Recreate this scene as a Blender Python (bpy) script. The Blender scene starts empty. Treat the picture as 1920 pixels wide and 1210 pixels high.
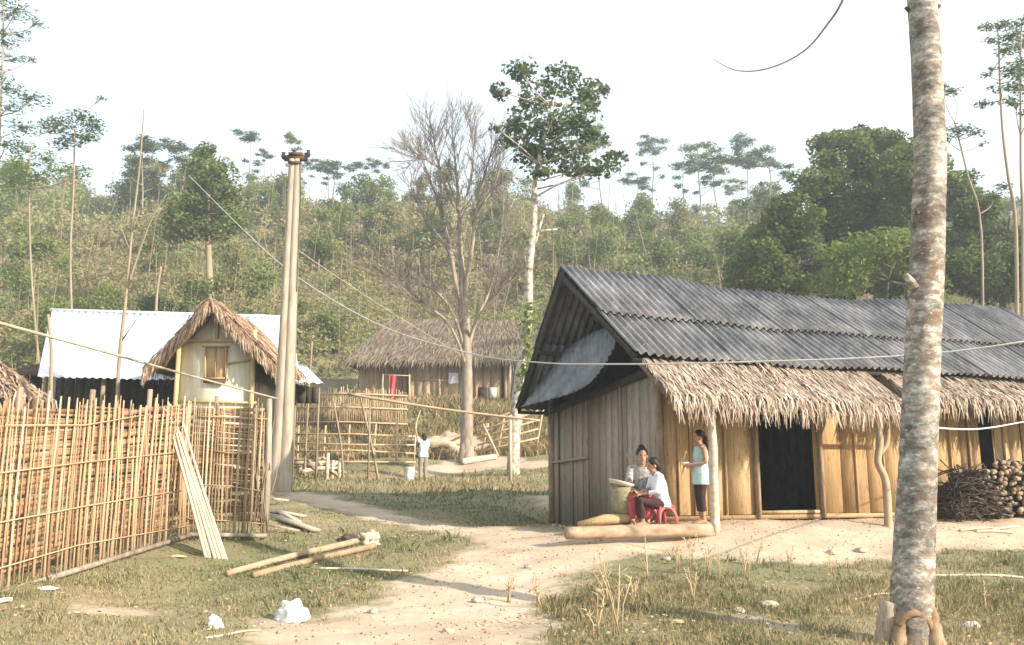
import bpy, bmesh, math, random
import numpy as np
from mathutils import Vector, Matrix, noise as mnoise
V = Vector
rad = math.radians
sc = bpy.context.scene
C = sc.collection
# ------------------------------------------------------------------ camera model (used to read distances off the photo)
F = 1700.0
PIT = math.atan(295/1700.0)
CAM = V((0, 0, 1.6))

def at(px, py, Y):
    """point of the photo's pixel (1920x1210) at depth Y"""
    a = (px-960)/F; b = (605-py)/F
    dy = math.cos(PIT)-math.sin(PIT)*b; dz = math.sin(PIT)+math.cos(PIT)*b
    s = Y/dy
    return V((a*s, Y, 1.6+dz*s))

cam = bpy.data.cameras.new('camera'); co = bpy.data.objects.new('camera', cam); C.objects.link(co)
co.location = CAM; co.rotation_euler = (math.pi/2+PIT, 0, 0)
cam.sensor_width = 36; cam.lens = 36*F/1920; cam.clip_end = 1500; cam.clip_start = .05
sc.camera = co

# ------------------------------------------------------------------ light
SUN_EL = rad(25); SUN_H = V((.86, -.51, 0)).normalized()
S = V((SUN_H.x*math.cos(SUN_EL), SUN_H.y*math.cos(SUN_EL), math.sin(SUN_EL)))
sl = bpy.data.lights.new('sun', 'SUN'); so = bpy.data.objects.new('sun', sl); C.objects.link(so)
sl.energy = 5.0; sl.angle = rad(.6); sl.color = (1, .89, .73)
so.rotation_euler = S.to_track_quat('Z', 'Y').to_euler(); so.location = (20, -20, 30)
w = bpy.data.worlds.new('World'); sc.world = w; w.use_nodes = True
nt = w.node_tree; nt.nodes.clear()
sky = nt.nodes.new('ShaderNodeTexSky'); sky.sky_type = 'NISHITA'; sky.sun_disc = False
sky.sun_elevation = SUN_EL; sky.sun_rotation = math.atan2(SUN_H.x, SUN_H.y)
sky.air_density = 1.0; sky.dust_density = 1.5; sky.ozone_density = 1.0
bg = nt.nodes.new('ShaderNodeBackground'); bg.inputs[1].default_value = .15
wo = nt.nodes.new('ShaderNodeOutputWorld')
# thin bright high cloud veiling most of the blue
vt = nt.nodes.new('ShaderNodeTexCoord'); vmap = nt.nodes.new('ShaderNodeMapping'); vmap.inputs['Scale'].default_value = (1, 1, 2.5)
vn = nt.nodes.new('ShaderNodeTexNoise'); vn.inputs['Scale'].default_value = 1.6; vn.inputs['Detail'].default_value = 3
vr = nt.nodes.new('ShaderNodeMapRange'); vr.inputs[1].default_value = .3; vr.inputs[2].default_value = .7; vr.inputs[3].default_value = .55; vr.inputs[4].default_value = .85
vm = nt.nodes.new('ShaderNodeMix'); vm.data_type = 'RGBA'; vm.inputs[7].default_value = (3.65, 4.05, 4.2, 1)
nt.links.new(vt.outputs['Generated'], vmap.inputs[0]); nt.links.new(vmap.outputs[0], vn.inputs['Vector']); nt.links.new(vn.outputs['Fac'], vr.inputs[0])
nt.links.new(vr.outputs[0], vm.inputs[0]); nt.links.new(sky.outputs[0], vm.inputs[6]); nt.links.new(vm.outputs[2], bg.inputs[0]); nt.links.new(bg.outputs[0], wo.inputs[0])
vs = sc.view_settings; vs.view_transform = 'Standard'; vs.look = 'None'; vs.gamma = 1; vs.exposure = 1.2
sc.render.engine = 'CYCLES'
sc.cycles.use_denoising = True
sc.cycles.max_bounces = 8; sc.cycles.transparent_max_bounces = 8; sc.cycles.volume_bounces = 0

# ------------------------------------------------------------------ materials
def _new(name):
    m = bpy.data.materials.new(name); m.use_nodes = True
    t = m.node_tree; b = t.nodes['Principled BSDF']
    b.inputs['Specular IOR Level'].default_value = .25
    return m, t, b

def ramp(t, cols, fac, pos=None):
    r = t.nodes.new('ShaderNodeValToRGB'); e = r.color_ramp.elements
    n = len(cols)
    while len(e) < n: e.new(.5)
    for i, c in enumerate(cols):
        e[i].position = pos[i] if pos else i/(n-1); e[i].color = (*c, 1)
    t.links.new(fac, r.inputs[0]); return r.outputs[0]

def noise_node(t, scale, xyz=(1, 1, 1), detail=4, coord='Object', rough=.6):
    tc = t.nodes.new('ShaderNodeTexCoord'); mp = t.nodes.new('ShaderNodeMapping')
    mp.inputs['Scale'].default_value = xyz
    n = t.nodes.new('ShaderNodeTexNoise'); n.inputs['Scale'].default_value = scale
    n.inputs['Detail'].default_value = detail; n.inputs['Roughness'].default_value = rough
    t.links.new(tc.outputs[coord], mp.inputs[0]); t.links.new(mp.outputs[0], n.inputs['Vector'])
    return n.outputs['Fac']

def mth(t, op, a, b):
    n = t.nodes.new('ShaderNodeMath'); n.operation = op
    for i, x in enumerate((a, b)):
        if isinstance(x, (int, float)): n.inputs[i].default_value = x
        else: t.links.new(x, n.inputs[i])
    return n.outputs[0]

def stretch(t, fac, lo=.3, hi=.7):
    n = t.nodes.new('ShaderNodeMapRange'); n.inputs[1].default_value = lo; n.inputs[2].default_value = hi
    t.links.new(fac, n.inputs[0]); return n.outputs[0]

def mixc(t, fac, a, b, mode='MIX'):
    n = t.nodes.new('ShaderNodeMix'); n.data_type = 'RGBA'; n.blend_type = mode
    for i, x in ((0, fac), (6, a), (7, b)):
        if isinstance(x, (int, float)): n.inputs[i].default_value = x
        elif isinstance(x, tuple): n.inputs[i].default_value = (*x, 1)
        else: t.links.new(x, n.inputs[i])
    return n.outputs[2]

def pm(name, cols, scale=3, xyz=(1, 1, 1), island=.4, objr=0, rough=.85, bump=.3, bdist=.01, detail=5, coord='Object', metal=0):
    m, t, b = _new(name)
    f = stretch(t, noise_node(t, scale, xyz, detail, coord))
    if island:
        g = t.nodes.new('ShaderNodeNewGeometry')
        f = mth(t, 'ADD', mth(t, 'MULTIPLY', f, 1-island), mth(t, 'MULTIPLY', g.outputs['Random Per Island'], island))
    if objr:
        o = t.nodes.new('ShaderNodeObjectInfo')
        f = mth(t, 'ADD', mth(t, 'MULTIPLY', f, 1-objr), mth(t, 'MULTIPLY', o.outputs['Random'], objr))
    t.links.new(ramp(t, cols, f), b.inputs['Base Color'])
    b.inputs['Roughness'].default_value = rough; b.inputs['Metallic'].default_value = metal
    if bump:
        n2 = noise_node(t, scale*4, xyz, 4, coord)
        bn = t.nodes.new('ShaderNodeBump'); bn.inputs['Strength'].default_value = bump; bn.inputs['Distance'].default_value = bdist
        t.links.new(n2, bn.inputs['Height']); t.links.new(bn.outputs[0], b.inputs['Normal'])
    return m

def leafmat(name, cols, scale=.5, island=.55, trans=.35, coord='Object'):
    m = bpy.data.materials.new(name); m.use_nodes = True; t = m.node_tree; t.nodes.clear()
    f = stretch(t, noise_node(t, scale, (1, 1, 1), 3, coord))
    g = t.nodes.new('ShaderNodeNewGeometry')
    f = mth(t, 'ADD', mth(t, 'MULTIPLY', f, 1-island), mth(t, 'MULTIPLY', g.outputs['Random Per Island'], island))
    c = ramp(t, cols, f)
    d = t.nodes.new('ShaderNodeBsdfDiffuse'); tr = t.nodes.new('ShaderNodeBsdfTranslucent')
    mx = t.nodes.new('ShaderNodeMixShader'); mx.inputs[0].default_value = trans
    o = t.nodes.new('ShaderNodeOutputMaterial')
    t.links.new(c, d.inputs[0]); t.links.new(c, tr.inputs[0])
    t.links.new(d.outputs[0], mx.inputs[1]); t.links.new(tr.outputs[0], mx.inputs[2]); t.links.new(mx.outputs[0], o.inputs[0])
    return m

M = {}
M['bamboo'] = pm('bamboo', [(.20, .12, .07), (.40, .26, .15), (.55, .39, .245), (.68, .54, .38)], 2.2, (1, 1, .5), .62, bump=.2)
M['bamboo_grey'] = pm('bamboo_grey', [(.16, .115, .07), (.30, .22, .13), (.45, .36, .24), (.55, .47, .33)], 2.2, (1, 1, .5), .62, bump=.2)
M['slat_back'] = pm('slat_back', [(.14, .08, .045), (.28, .17, .095), (.40, .265, .16)], 3, (1, 1, 9), .5, bump=.3)
M['pale_bamboo'] = pm('pale_bamboo', [(.34, .26, .165), (.50, .42, .31), (.64, .58, .47)], 4, (1, 1, .4), .2, objr=.5, bump=.1)
M['gold_bamboo'] = pm('gold_bamboo', [(.33, .22, .10), (.47, .34, .17), (.60, .47, .28)], 4, (1, 1, .6), .4, bump=.1)
M['beam'] = pm('beam', [(.12, .08, .05), (.28, .20, .13), (.45, .36, .26)], 4, (3, 3, 1), .4, bump=.4)
M['shaded_dark_wood'] = pm('shaded_dark_wood', [(.025, .02, .016), (.05, .04, .03), (.09, .07, .05)], 4, (3, 3, 1), .4, bump=.3)  # dark wood; shade of inner rooms and under eaves is put into its colour
M['thatch'] = pm('thatch', [(.15, .10, .065), (.30, .22, .16), (.44, .355, .28), (.60, .52, .45)], 3, (1, 1, 1), .75, bump=0)
M['thatch_base'] = pm('thatch_base', [(.12, .08, .05), (.25, .18, .12)], 8, (1, 1, 1), 0, bump=.6)
M['thatch_red'] = pm('thatch_red', [(.14, .08, .05), (.29, .185, .12), (.44, .31, .22), (.56, .44, .34)], 3, (1, 1, 1), .75, bump=0)
M['thatch_old'] = pm('thatch_old', [(.115, .09, .062), (.175, .138, .098), (.23, .185, .135)], 2, (1, 1, 1), .7, bump=0)
M['white_metal'] = pm('white_metal', [(.50, .54, .60), (.70, .73, .78), (.78, .80, .84), (.84, .86, .88)], 1.6, (2, 1, .3), .2, rough=.5, bump=.05)
M['concrete'] = pm('concrete', [(.25, .19, .14), (.38, .31, .24), (.50, .43, .34)], 3, (3, 3, .5), 0, bump=.35)
M['rust'] = pm('rust', [(.03, .022, .02), (.09, .05, .035), (.16, .08, .05)], 9, (1, 1, 1), .3, bump=.4)
M['iron'] = pm('iron', [(.02, .02, .022), (.05, .05, .05)], 9, (1, 1, 1), .3)
M['cable'] = pm('cable', [(.30, .25, .18), (.46, .40, .30)], 5, (1, 1, 1), 0, bump=0)
M['cable_pale'] = pm('cable_pale', [(.5, .47, .42), (.66, .63, .58)], 5, (1, 1, 1), 0, bump=0)
M['twig_dark'] = pm('twig_dark', [(.06, .045, .04), (.12, .09, .08)], 5, (1, 1, 1), 0, bump=0)
M['bark_brown'] = pm('bark_brown', [(.16, .125, .095), (.27, .22, .17), (.38, .32, .25)], 4, (2, 2, .6), 0, bump=.5, bdist=.02)
M['twig'] = pm('twig', [(.13, .10, .085), (.20, .165, .14), (.29, .245, .21)], 2, (1, 1, 1), .3, bump=0)
M['bark_white'] = pm('bark_white', [(.13, .10, .07), (.30, .25, .19), (.52, .47, .40), (.62, .58, .52)], 5, (1.5, 1.5, 1.2), 0, bump=.4)
M['bark_thin'] = pm('bark_thin', [(.15, .11, .07), (.26, .205, .14), (.37, .30, .215)], 2, (1, 1, .4), .5, bump=0)
M['bark_dark'] = pm('bark_dark', [(.06, .045, .035), (.12, .10, .08)], 2, (1, 1, .4), .4, bump=.3)
M['leaf_dark'] = leafmat('leaf_dark', [(.06, .085, .042), (.115, .15, .07), (.20, .235, .115)], .9)
M['leaf_deep'] = leafmat('leaf_deep', [(.045, .065, .022), (.085, .12, .038), (.135, .175, .058), (.20, .24, .09)], .45)
M['leaf_mid'] = leafmat('leaf_mid', [(.075, .105, .032), (.125, .165, .05), (.19, .225, .075), (.27, .30, .11)], .45)
M['leaf_feather'] = leafmat('leaf_feather', [(.06, .10, .045), (.11, .16, .065), (.18, .23, .09)], .6, trans=.45)
M['leaf_lime'] = leafmat('leaf_lime', [(.12, .17, .04), (.20, .26, .07), (.29, .33, .11)], .6, trans=.45)
M['scrub'] = leafmat('scrub', [(.16, .18, .075), (.25, .25, .11), (.34, .285, .155), (.29, .30, .125), (.23, .28, .105), (.35, .37, .16)], .085, .22, .42)
M['grass'] = leafmat('grass', [(.085, .115, .05), (.145, .17, .08), (.22, .215, .115), (.36, .30, .18), (.48, .40, .26)], .42, .36, .25)
M['dry_stalk'] = pm('dry_stalk', [(.32, .22, .11), (.5, .38, .22), (.6, .5, .33)], 5, (1, 1, 1), .6, bump=0)
M['skin'] = pm('skin', [(.36, .19, .125), (.44, .25, .165)], 6, (1, 1, 1), 0, rough=.6, bump=0)
M['hair'] = pm('hair', [(.010, .008, .007), (.022, .017, .014)], 20, (4, 4, 1), 0, rough=.5, bump=.3)
M['eye'] = pm('eye', [(.02, .015, .012), (.03, .02, .015)], 9, (1, 1, 1), 0, rough=.3, bump=0)
M['lip'] = pm('lip', [(.30, .11, .09), (.34, .13, .1)], 9, (1, 1, 1), 0, rough=.5, bump=0)
M['shirt_white'] = pm('shirt_white', [(.62, .60, .64), (.78, .77, .80)], 7, (1, 1, 1), 0, bump=.3)
M['shirt_mint'] = pm('shirt_mint', [(.36, .50, .49), (.48, .63, .62)], 7, (2, 2, .6), 0, bump=.4)
M['cloth_dark'] = pm('cloth_dark', [(.035, .016, .018), (.065, .03, .033)], 7, (1, 1, 1), 0, bump=.3)
M['cloth_red'] = pm('cloth_red', [(.36, .05, .06), (.48, .10, .10)], 7, (1, 1, 1), 0, bump=.3)
M['cloth_grey'] = pm('cloth_grey', [(.12, .105, .10), (.34, .30, .29), (.52, .48, .48)], 28, (1, 1, 1), 0, bump=.2)
M['cloth_olive'] = pm('cloth_olive', [(.20, .18, .13), (.28, .25, .19)], 7, (1, 1, 1), 0, bump=.3)
M['plastic_red'] = pm('plastic_red', [(.62, .10, .10), (.70, .15, .14)], 3, (1, 1, 1), 0, rough=.4, bump=0)
M['plastic_white'] = pm('plastic_white', [(.66, .66, .64), (.78, .77, .75)], 5, (1, 1, 1), 0, rough=.45, bump=.15)
M['stem'] = pm('stem', [(.15, .11, .06), (.23, .175, .10), (.30, .24, .145)], 2, (1, 1, .4), .6, bump=0)
M['litter'] = leafmat('litter', [(.16, .10, .055), (.30, .20, .11), (.44, .32, .19), (.55, .45, .31)], .8, .7, .1)
M['dry_grass'] = leafmat('dry_grass', [(.13, .145, .065), (.25, .21, .11), (.38, .29, .165), (.52, .42, .26)], .6, .5, .25)
M['clod'] = pm('clod', [(.22, .16, .11), (.36, .28, .20), (.48, .40, .31)], 5, (1, 1, 1), .8, bump=0)
M['basket'] = pm('basket', [(.17, .15, .085), (.27, .235, .14), (.38, .335, .22)], 22, (1, 1, 2.2), 0, bump=.7)
M['basket_rim'] = pm('basket_rim', [(.5, .46, .36), (.64, .6, .5)], 14, (1, 1, 3), 0, bump=.5)
M['log'] = pm('log', [(.20, .13, .075), (.33, .24, .155), (.46, .36, .25)], 3, (2, 2, 2), .3, objr=.4, bump=.5)
M['log_pale'] = pm('log_pale', [(.34, .26, .18), (.49, .41, .31), (.62, .54, .44)], 3, (1, 3, 3), .1, bump=.5)
M['brush'] = pm('brush', [(.03, .022, .017), (.07, .05, .038), (.15, .11, .08)], 3, (1, 1, 1), .7, bump=0)
M['plaster'] = pm('plaster', [(.62, .55, .39), (.74, .68, .51), (.80, .75, .60)], 3, (3, 3, .6), 0, bump=.3)
M['earth'] = pm('earth', [(.33, .25, .17), (.46, .36, .26), (.56, .46, .35)], 2, (1, 1, 1), 0, bump=.5, bdist=.03)
M['root_wood'] = pm('root_wood', [(.13, .075, .04), (.28, .18, .11), (.43, .31, .21)], 5, (1, 1, 1), 0, bump=.5)
M['earth_log'] = pm('earth_log', [(.20, .13, .08), (.34, .25, .165), (.46, .37, .27)], 3, (1, 3, 3), .1, bump=.6)
M['stone'] = pm('stone', [(.26, .22, .17), (.38, .33, .27), (.48, .43, .36)], 5, (1, 1, 1), 0, objr=.3, bump=.5)

# sun-browned boards: every board its own tone, grey weathering in patches, splashed mud and streaks
def boards(name, cols, grey, gk):
    m, t, b = _new(name)
    g = t.nodes.new('ShaderNodeNewGeometry')
    st = stretch(t, noise_node(t, 3, (22, 22, .7), 6, rough=.7), .3, .7)
    f = mth(t, 'ADD', mth(t, 'MULTIPLY', st, .42), mth(t, 'MULTIPLY', g.outputs['Random Per Island'], .58))
    c = ramp(t, cols, f)
    bl = stretch(t, noise_node(t, 1.7, (1, 1, .8), 5, rough=.65), .46, .66)
    c = mixc(t, mth(t, 'MULTIPLY', bl, gk), c, grey)
    sp = stretch(t, noise_node(t, 9, (1.5, 1.5, .6), 5, rough=.75), .56, .66)
    c = mixc(t, mth(t, 'MULTIPLY', sp, .45), c, (.09, .06, .04))
    cr = stretch(t, noise_node(t, 6, (26, 26, .35), 3), .60, .64)
    c = mixc(t, mth(t, 'MULTIPLY', cr, .7), c, (.05, .035, .022))
    t.links.new(c, b.inputs['Base Color']); b.inputs['Roughness'].default_value = .9
    bn = t.nodes.new('ShaderNodeBump'); bn.inputs['Strength'].default_value = .4; bn.inputs['Distance'].default_value = .01
    t.links.new(noise_node(t, 8, (22, 22, 1), 5), bn.inputs['Height']); t.links.new(bn.outputs[0], b.inputs['Normal'])
    return m
M['plank_tan'] = boards('plank_tan', [(.16, .095, .045), (.33, .205, .095), (.50, .33, .165), (.55, .39, .215), (.66, .51, .32)], (.30, .225, .15), .5)
M['plank_grey'] = boards('plank_grey', [(.14, .105, .075), (.31, .24, .175), (.43, .35, .27), (.53, .45, .36)], (.32, .275, .225), .6)
M['wall_tan'] = boards('wall_tan', [(.30, .21, .13), (.48, .36, .24), (.62, .50, .36)], (.36, .29, .2), .4)

# dark fibre-cement sheets, weathered in streaks down the slope
def fibro():
    m, t, b = _new('fibre_cement')
    g = t.nodes.new('ShaderNodeNewGeometry')
    f = stretch(t, noise_node(t, 1.3, (1, 1, 1), 6), .3, .7)
    s = stretch(t, noise_node(t, 5, (1.6, .35, .35), 4), .35, .7)
    f = mth(t, 'ADD', mth(t, 'MULTIPLY', f, .45), mth(t, 'ADD', mth(t, 'MULTIPLY', s, .32), mth(t, 'MULTIPLY', g.outputs['Random Per Island'], .25)))
    c = ramp(t, [(.055, .055, .058), (.115, .113, .118), (.20, .192, .195), (.33, .31, .305)], f, [.12, .4, .65, .95])
    sp = stretch(t, noise_node(t, 17, (1, 1, 1), 2), .66, .72)
    c = mixc(t, mth(t, 'MULTIPLY', sp, .5), c, (.42, .40, .38))
    t.links.new(c, b.inputs['Base Color']); b.inputs['Roughness'].default_value = .8
    return m
M['fibro'] = fibro()
M['grey_sheet'] = pm('grey_sheet', [(.10, .105, .115), (.19, .195, .21), (.29, .30, .315)], 3, (1, 1, 1), .2, bump=.2)

# pale bark of the near tree: grey-white skin, brown flakes, darker rings
def pale_bark():
    m, t, b = _new('pale_bark')
    base = ramp(t, [(.075, .072, .062), (.17, .16, .14), (.36, .325, .28), (.58, .53, .47)], stretch(t, noise_node(t, 4.5, (1, 1, 1.8), 8, rough=.75), .38, .62))
    fl = stretch(t, noise_node(t, 9, (1, 1, 1.7), 6, rough=.75), .47, .56)
    big = stretch(t, noise_node(t, 1.1, (1, 1, .8), 3), .40, .62)
    c = mixc(t, mth(t, 'MULTIPLY', fl, mth(t, 'ADD', mth(t, 'MULTIPLY', big, .65), .38)), base, (.20, .13, .085))
    ring = stretch(t, noise_node(t, 5, (.9, .9, 4), 7, rough=.75), .57, .63)
    c = mixc(t, mth(t, 'MULTIPLY', ring, .5), c, (.085, .075, .06))
    sp = stretch(t, noise_node(t, 20, (1, 1, 1.4), 2), .66, .7)
    c = mixc(t, mth(t, 'MULTIPLY', sp, .5), c, (.70, .68, .63))
    t.links.new(c, b.inputs['Base Color']); b.inputs['Roughness'].default_value = .85
    bn = t.nodes.new('ShaderNodeBump'); bn.inputs['Strength'].default_value = .5; bn.inputs['Distance'].default_value = .012
    t.links.new(noise_node(t, 12, (1, 1, 2), 5), bn.inputs['Height']); t.links.new(bn.outputs[0], b.inputs['Normal'])
    return m
M['pale_bark'] = pale_bark()

# ground: grassy earth where the attribute 'dirt' is 0, bare trodden earth where it is 1
def groundmat():
    m, t, b = _new('ground_soil')
    a = t.nodes.new('ShaderNodeAttribute'); a.attribute_name = 'dirt'
    n1 = stretch(t, noise_node(t, .42, (1, 1, 1), 4), .32, .68)
    n2 = noise_node(t, 6, (1, 1, 1), 6, rough=.7)
    n3 = stretch(t, noise_node(t, 30, (1, 1, 1), 4, rough=.7), .3, .7)
    gr = ramp(t, [(.075, .092, .042), (.14, .145, .068), (.24, .20, .11), (.37, .29, .175)], mth(t, 'ADD', mth(t, 'MULTIPLY', n1, .6), mth(t, 'MULTIPLY', n2, .4)))
    gr = mixc(t, mth(t, 'MULTIPLY', n3, .35), gr, (.32, .25, .16))
    n4 = stretch(t, noise_node(t, 1.1, (1, 1, 1), 5), .3, .7)
    di = ramp(t, [(.34, .235, .155), (.49, .38, .275), (.62, .52, .41)], mth(t, 'ADD', mth(t, 'MULTIPLY', n4, .6), mth(t, 'MULTIPLY', n2, .4)))
    n5 = stretch(t, noise_node(t, .7, (1, 2.2, 1), 6, rough=.7), .48, .66)
    di = mixc(t, mth(t, 'MULTIPLY', n5, .55), di, (.34, .285, .225))
    di = mixc(t, mth(t, 'MULTIPLY', n3, .22), di, (.30, .21, .135))
    k = mth(t, 'ADD', a.outputs['Fac'], mth(t, 'MULTIPLY', mth(t, 'SUBTRACT', n2, .5), .9))
    k = stretch(t, k, .32, .68)
    t.links.new(mixc(t, k, gr, di), b.inputs['Base Color']); b.inputs['Roughness'].default_value = .95
    bn = t.nodes.new('ShaderNodeBump'); bn.inputs['Strength'].default_value = .5; bn.inputs['Distance'].default_value = .03
    t.links.new(noise_node(t, 14, (1, 1, 1), 6, rough=.7), bn.inputs['Height']); t.links.new(bn.outputs[0], b.inputs['Normal'])
    return m
M['ground'] = groundmat()

# ------------------------------------------------------------------ mesh helpers
def rootloc(o):
    l = V((0, 0, 0))
    while o is not None:
        l = l+o.location; o = o.parent
    return l

def tag(o, label=None, cat=None, group=None, kind=None):
    if label: o['label'] = label
    if cat: o['category'] = cat
    if group: o['group'] = group
    if kind: o['kind'] = kind
    return o

def thing(name, label, cat, loc=(0, 0, 0), group=None):
    o = bpy.data.objects.new(name, None); C.objects.link(o); o.location = loc; o.empty_display_size = .2
    return tag(o, label, cat, group)

def mesh_np(name, verts, loops, sizes, mat, parent=None, loc=None, smooth=False):
    """verts Nx3, loops flat index array, sizes per-face loop counts"""
    verts = np.asarray(verts, dtype=np.float64).reshape(-1, 3)
    o0 = rootloc(parent) if parent is not None else V(loc or (0, 0, 0))
    verts = verts-np.array(o0)
    me = bpy.data.meshes.new(name)
    me.vertices.add(len(verts)); me.vertices.foreach_set('co', verts.astype(np.float32).ravel())
    loops = np.asarray(loops, dtype=np.int32); sizes = np.asarray(sizes, dtype=np.int32)
    me.loops.add(len(loops)); me.loops.foreach_set('vertex_index', loops)
    me.polygons.add(len(sizes))
    st = np.concatenate([[0], np.cumsum(sizes)[:-1]]).astype(np.int32) if len(sizes) else sizes
    me.polygons.foreach_set('loop_start', st)
    if smooth: me.polygons.foreach_set('use_smooth', np.ones(len(sizes), dtype=bool))
    me.update(calc_edges=True); me.validate()
    if mat is not None: me.materials.append(mat if not isinstance(mat, str) else M[mat])
    o = bpy.data.objects.new(name, me); C.objects.link(o)
    if parent is not None: o.parent = parent
    elif loc is not None: o.location = loc
    return o

def frame(d, up=None):
    d = d.normalized()
    up = up or (V((0, 0, 1)) if abs(d.z) < .93 else V((1, 0, 0)))
    a = d.cross(up)
    if a.length < 1e-5: a = d.cross(V((1, 0, 0)))
    a.normalize(); b = a.cross(d).normalized()
    return d, a, b

class MB:
    def __init__(s): s.v = []; s.f = []
    def add(s, vs, fs):
        k = len(s.v); s.v += [tuple(x) for x in vs]; s.f += [tuple(i+k for i in f) for f in fs]; return s
    def box(s, c, size, rz=0, rot=None):
        R = rot or Matrix.Rotation(rz, 3, 'Z'); c = V(c); h = [x/2 for x in size]
        vs = [c+R@V((h[0]*x, h[1]*y, h[2]*z)) for z in (-1, 1) for x, y in ((-1, -1), (1, -1), (1, 1), (-1, 1))]
        return s.add(vs, [(0, 3, 2, 1), (4, 5, 6, 7), (0, 1, 5, 4), (1, 2, 6, 5), (2, 3, 7, 6), (3, 0, 4, 7)])
    def bar(s, p0, p1, wd, h, up=None):
        p0 = V(p0); p1 = V(p1); d, a, b = frame(p1-p0, up)
        vs = [p+a*(wd/2*x)+b*(h/2*y) for p in (p0, p1) for x, y in ((-1, -1), (1, -1), (1, 1), (-1, 1))]
        return s.add(vs, [(0, 1, 2, 3), (7, 6, 5, 4), (0, 4, 5, 1), (1, 5, 6, 2), (2, 6, 7, 3), (3, 7, 4, 0)])
    def tube(s, pts, r, n=7, cap=True, side=None, jit=0, rng=None):
        """r: number, list of numbers or list of (a,b) half axes"""
        pts = [V(p) for p in pts]; m = len(pts)
        if not isinstance(r, (list, tuple)): r = [r]*m
        k = len(s.v); pa = None
        for i, p in enumerate(pts):
            d = (pts[min(i+1, m-1)]-pts[max(i-1, 0)])
            if d.length < 1e-9: d = V((0, 0, 1))
            d.normalize()
            if side is not None: a = (side-d*side.dot(d))
            elif pa is None: a = frame(d)[1]
            else: a = pa-d*pa.dot(d)
            if a.length < 1e-5: a = frame(d)[1]
            a.normalize(); b = d.cross(a); pa = a
            ra, rb = r[i] if isinstance(r[i], (list, tuple)) else (r[i], r[i])
            for j in range(n):
                t = 2*math.pi*j/n; q = 1+(rng.uniform(-jit, jit) if jit else 0)
                s.v.append(tuple(p+a*(math.cos(t)*ra*q)+b*(math.sin(t)*rb*q)))
        for i in range(m-1):
            for j in range(n):
                j2 = (j+1) % n
                s.f.append((k+i*n+j, k+i*n+j2, k+(i+1)*n+j2, k+(i+1)*n+j))
        if cap:
            s.f.append(tuple(k+j for j in range(n-1, -1, -1))); s.f.append(tuple(k+(m-1)*n+j for j in range(n)))
        return s
    def ball(s, c, r, nu=12, nv=8, rot=None):
        c = V(c); r = r if isinstance(r, (list, tuple)) else (r, r, r); k = len(s.v); R = rot or Matrix.Identity(3)
        s.v.append(tuple(c+R@V((0, 0, -r[2]))))
        for i in range(1, nv):
            ph = math.pi*i/nv-math.pi/2
            for j in range(nu):
                th = 2*math.pi*j/nu
                s.v.append(tuple(c+R@V((r[0]*math.cos(ph)*math.cos(th), r[1]*math.cos(ph)*math.sin(th), r[2]*math.sin(ph)))))
        s.v.append(tuple(c+R@V((0, 0, r[2])))); top = len(s.v)-1
        for j in range(nu):
            j2 = (j+1) % nu
            s.f.append((k, k+1+j2, k+1+j)); s.f.append((top, k+1+(nv-2)*nu+j, k+1+(nv-2)*nu+j2))
            for i in range(nv-2):
                a = k+1+i*nu
                s.f.append((a+j, a+j2, a+nu+j2, a+nu+j))
        return s
    def strip(s, pts, wid, side):
        """tapered flat blade along pts"""
        k = len(s.v); m = len(pts)
        for i, p in enumerate(pts):
            h = side*(wid[i]/2); s.v.append(tuple(p-h)); s.v.append(tuple(p+h))
        for i in range(m-1): s.f.append((k+2*i, k+2*i+1, k+2*i+3, k+2*i+2))
        return s
    def build(s, name, mat, parent=None, loc=None, smooth=False):
        lp = [i for f in s.f for i in f]; sz = [len(f) for f in s.f]
        return mesh_np(name, np.array(s.v, dtype=np.float64), lp, sz, mat, parent, loc, smooth)

def curve_pts(pts, n=6):
    """Catmull-Rom through pts"""
    pts = [V(p) for p in pts]; out = []
    for i in range(len(pts)-1):
        p0 = pts[max(i-1, 0)]; p1 = pts[i]; p2 = pts[i+1]; p3 = pts[min(i+2, len(pts)-1)]
        for k in range(n):
            t = k/n
            out.append(.5*((2*p1)+(p2-p0)*t+(2*p0-5*p1+4*p2-p3)*t*t+(3*p1-p0-3*p2+p3)*t**3))
    out.append(pts[-1]); return out

def lerp(a, b, t): return a+(b-a)*t
def radii(pts, r0, r1, p=1): return [r0+(r1-r0)*(i/(len(pts)-1))**p for i in range(len(pts))]

def copy_tree(o, parent=None):
    c = o.copy(); C.objects.link(c); c.parent = parent
    for ch in list(o.children): copy_tree(ch, c)
    return c

def leaf_quads(P, size, rs, up=.4, asp=.5, droop=0):
    """diamond leaves at P (Nx3); returns verts, loops, sizes"""
    n = len(P)
    d = rs.normal(size=(n, 3)); d[:, 2] = d[:, 2]*(1-up)-droop
    d /= np.linalg.norm(d, axis=1)[:, None]+1e-9
    nrm = rs.normal(size=(n, 3)); nrm[:, 2] += up*3
    a = np.cross(d, nrm); a /= np.linalg.norm(a, axis=1)[:, None]+1e-9
    L = size*rs.uniform(.6, 1.3, n)[:, None]; W = L*asp
    vs = np.stack([P-d*L*.5, P+a*W*.5-d*L*.05, P+d*L*.5, P-a*W*.5-d*L*.05], axis=1).reshape(-1, 3)
    return vs, np.arange(4*n), np.full(n, 4)

def vnoise(P, s):
    """cheap smooth 3D noise in -1..1 from a few sines"""
    x, y, z = (P*s).T
    return (np.sin(x*1.7+y*.9+1.3)+np.sin(y*1.9-z*1.1+.4)+np.sin(z*2.1+x*.8+2.1)+np.sin(x*3.1-y*2.7+z*2.3))/4

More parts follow.
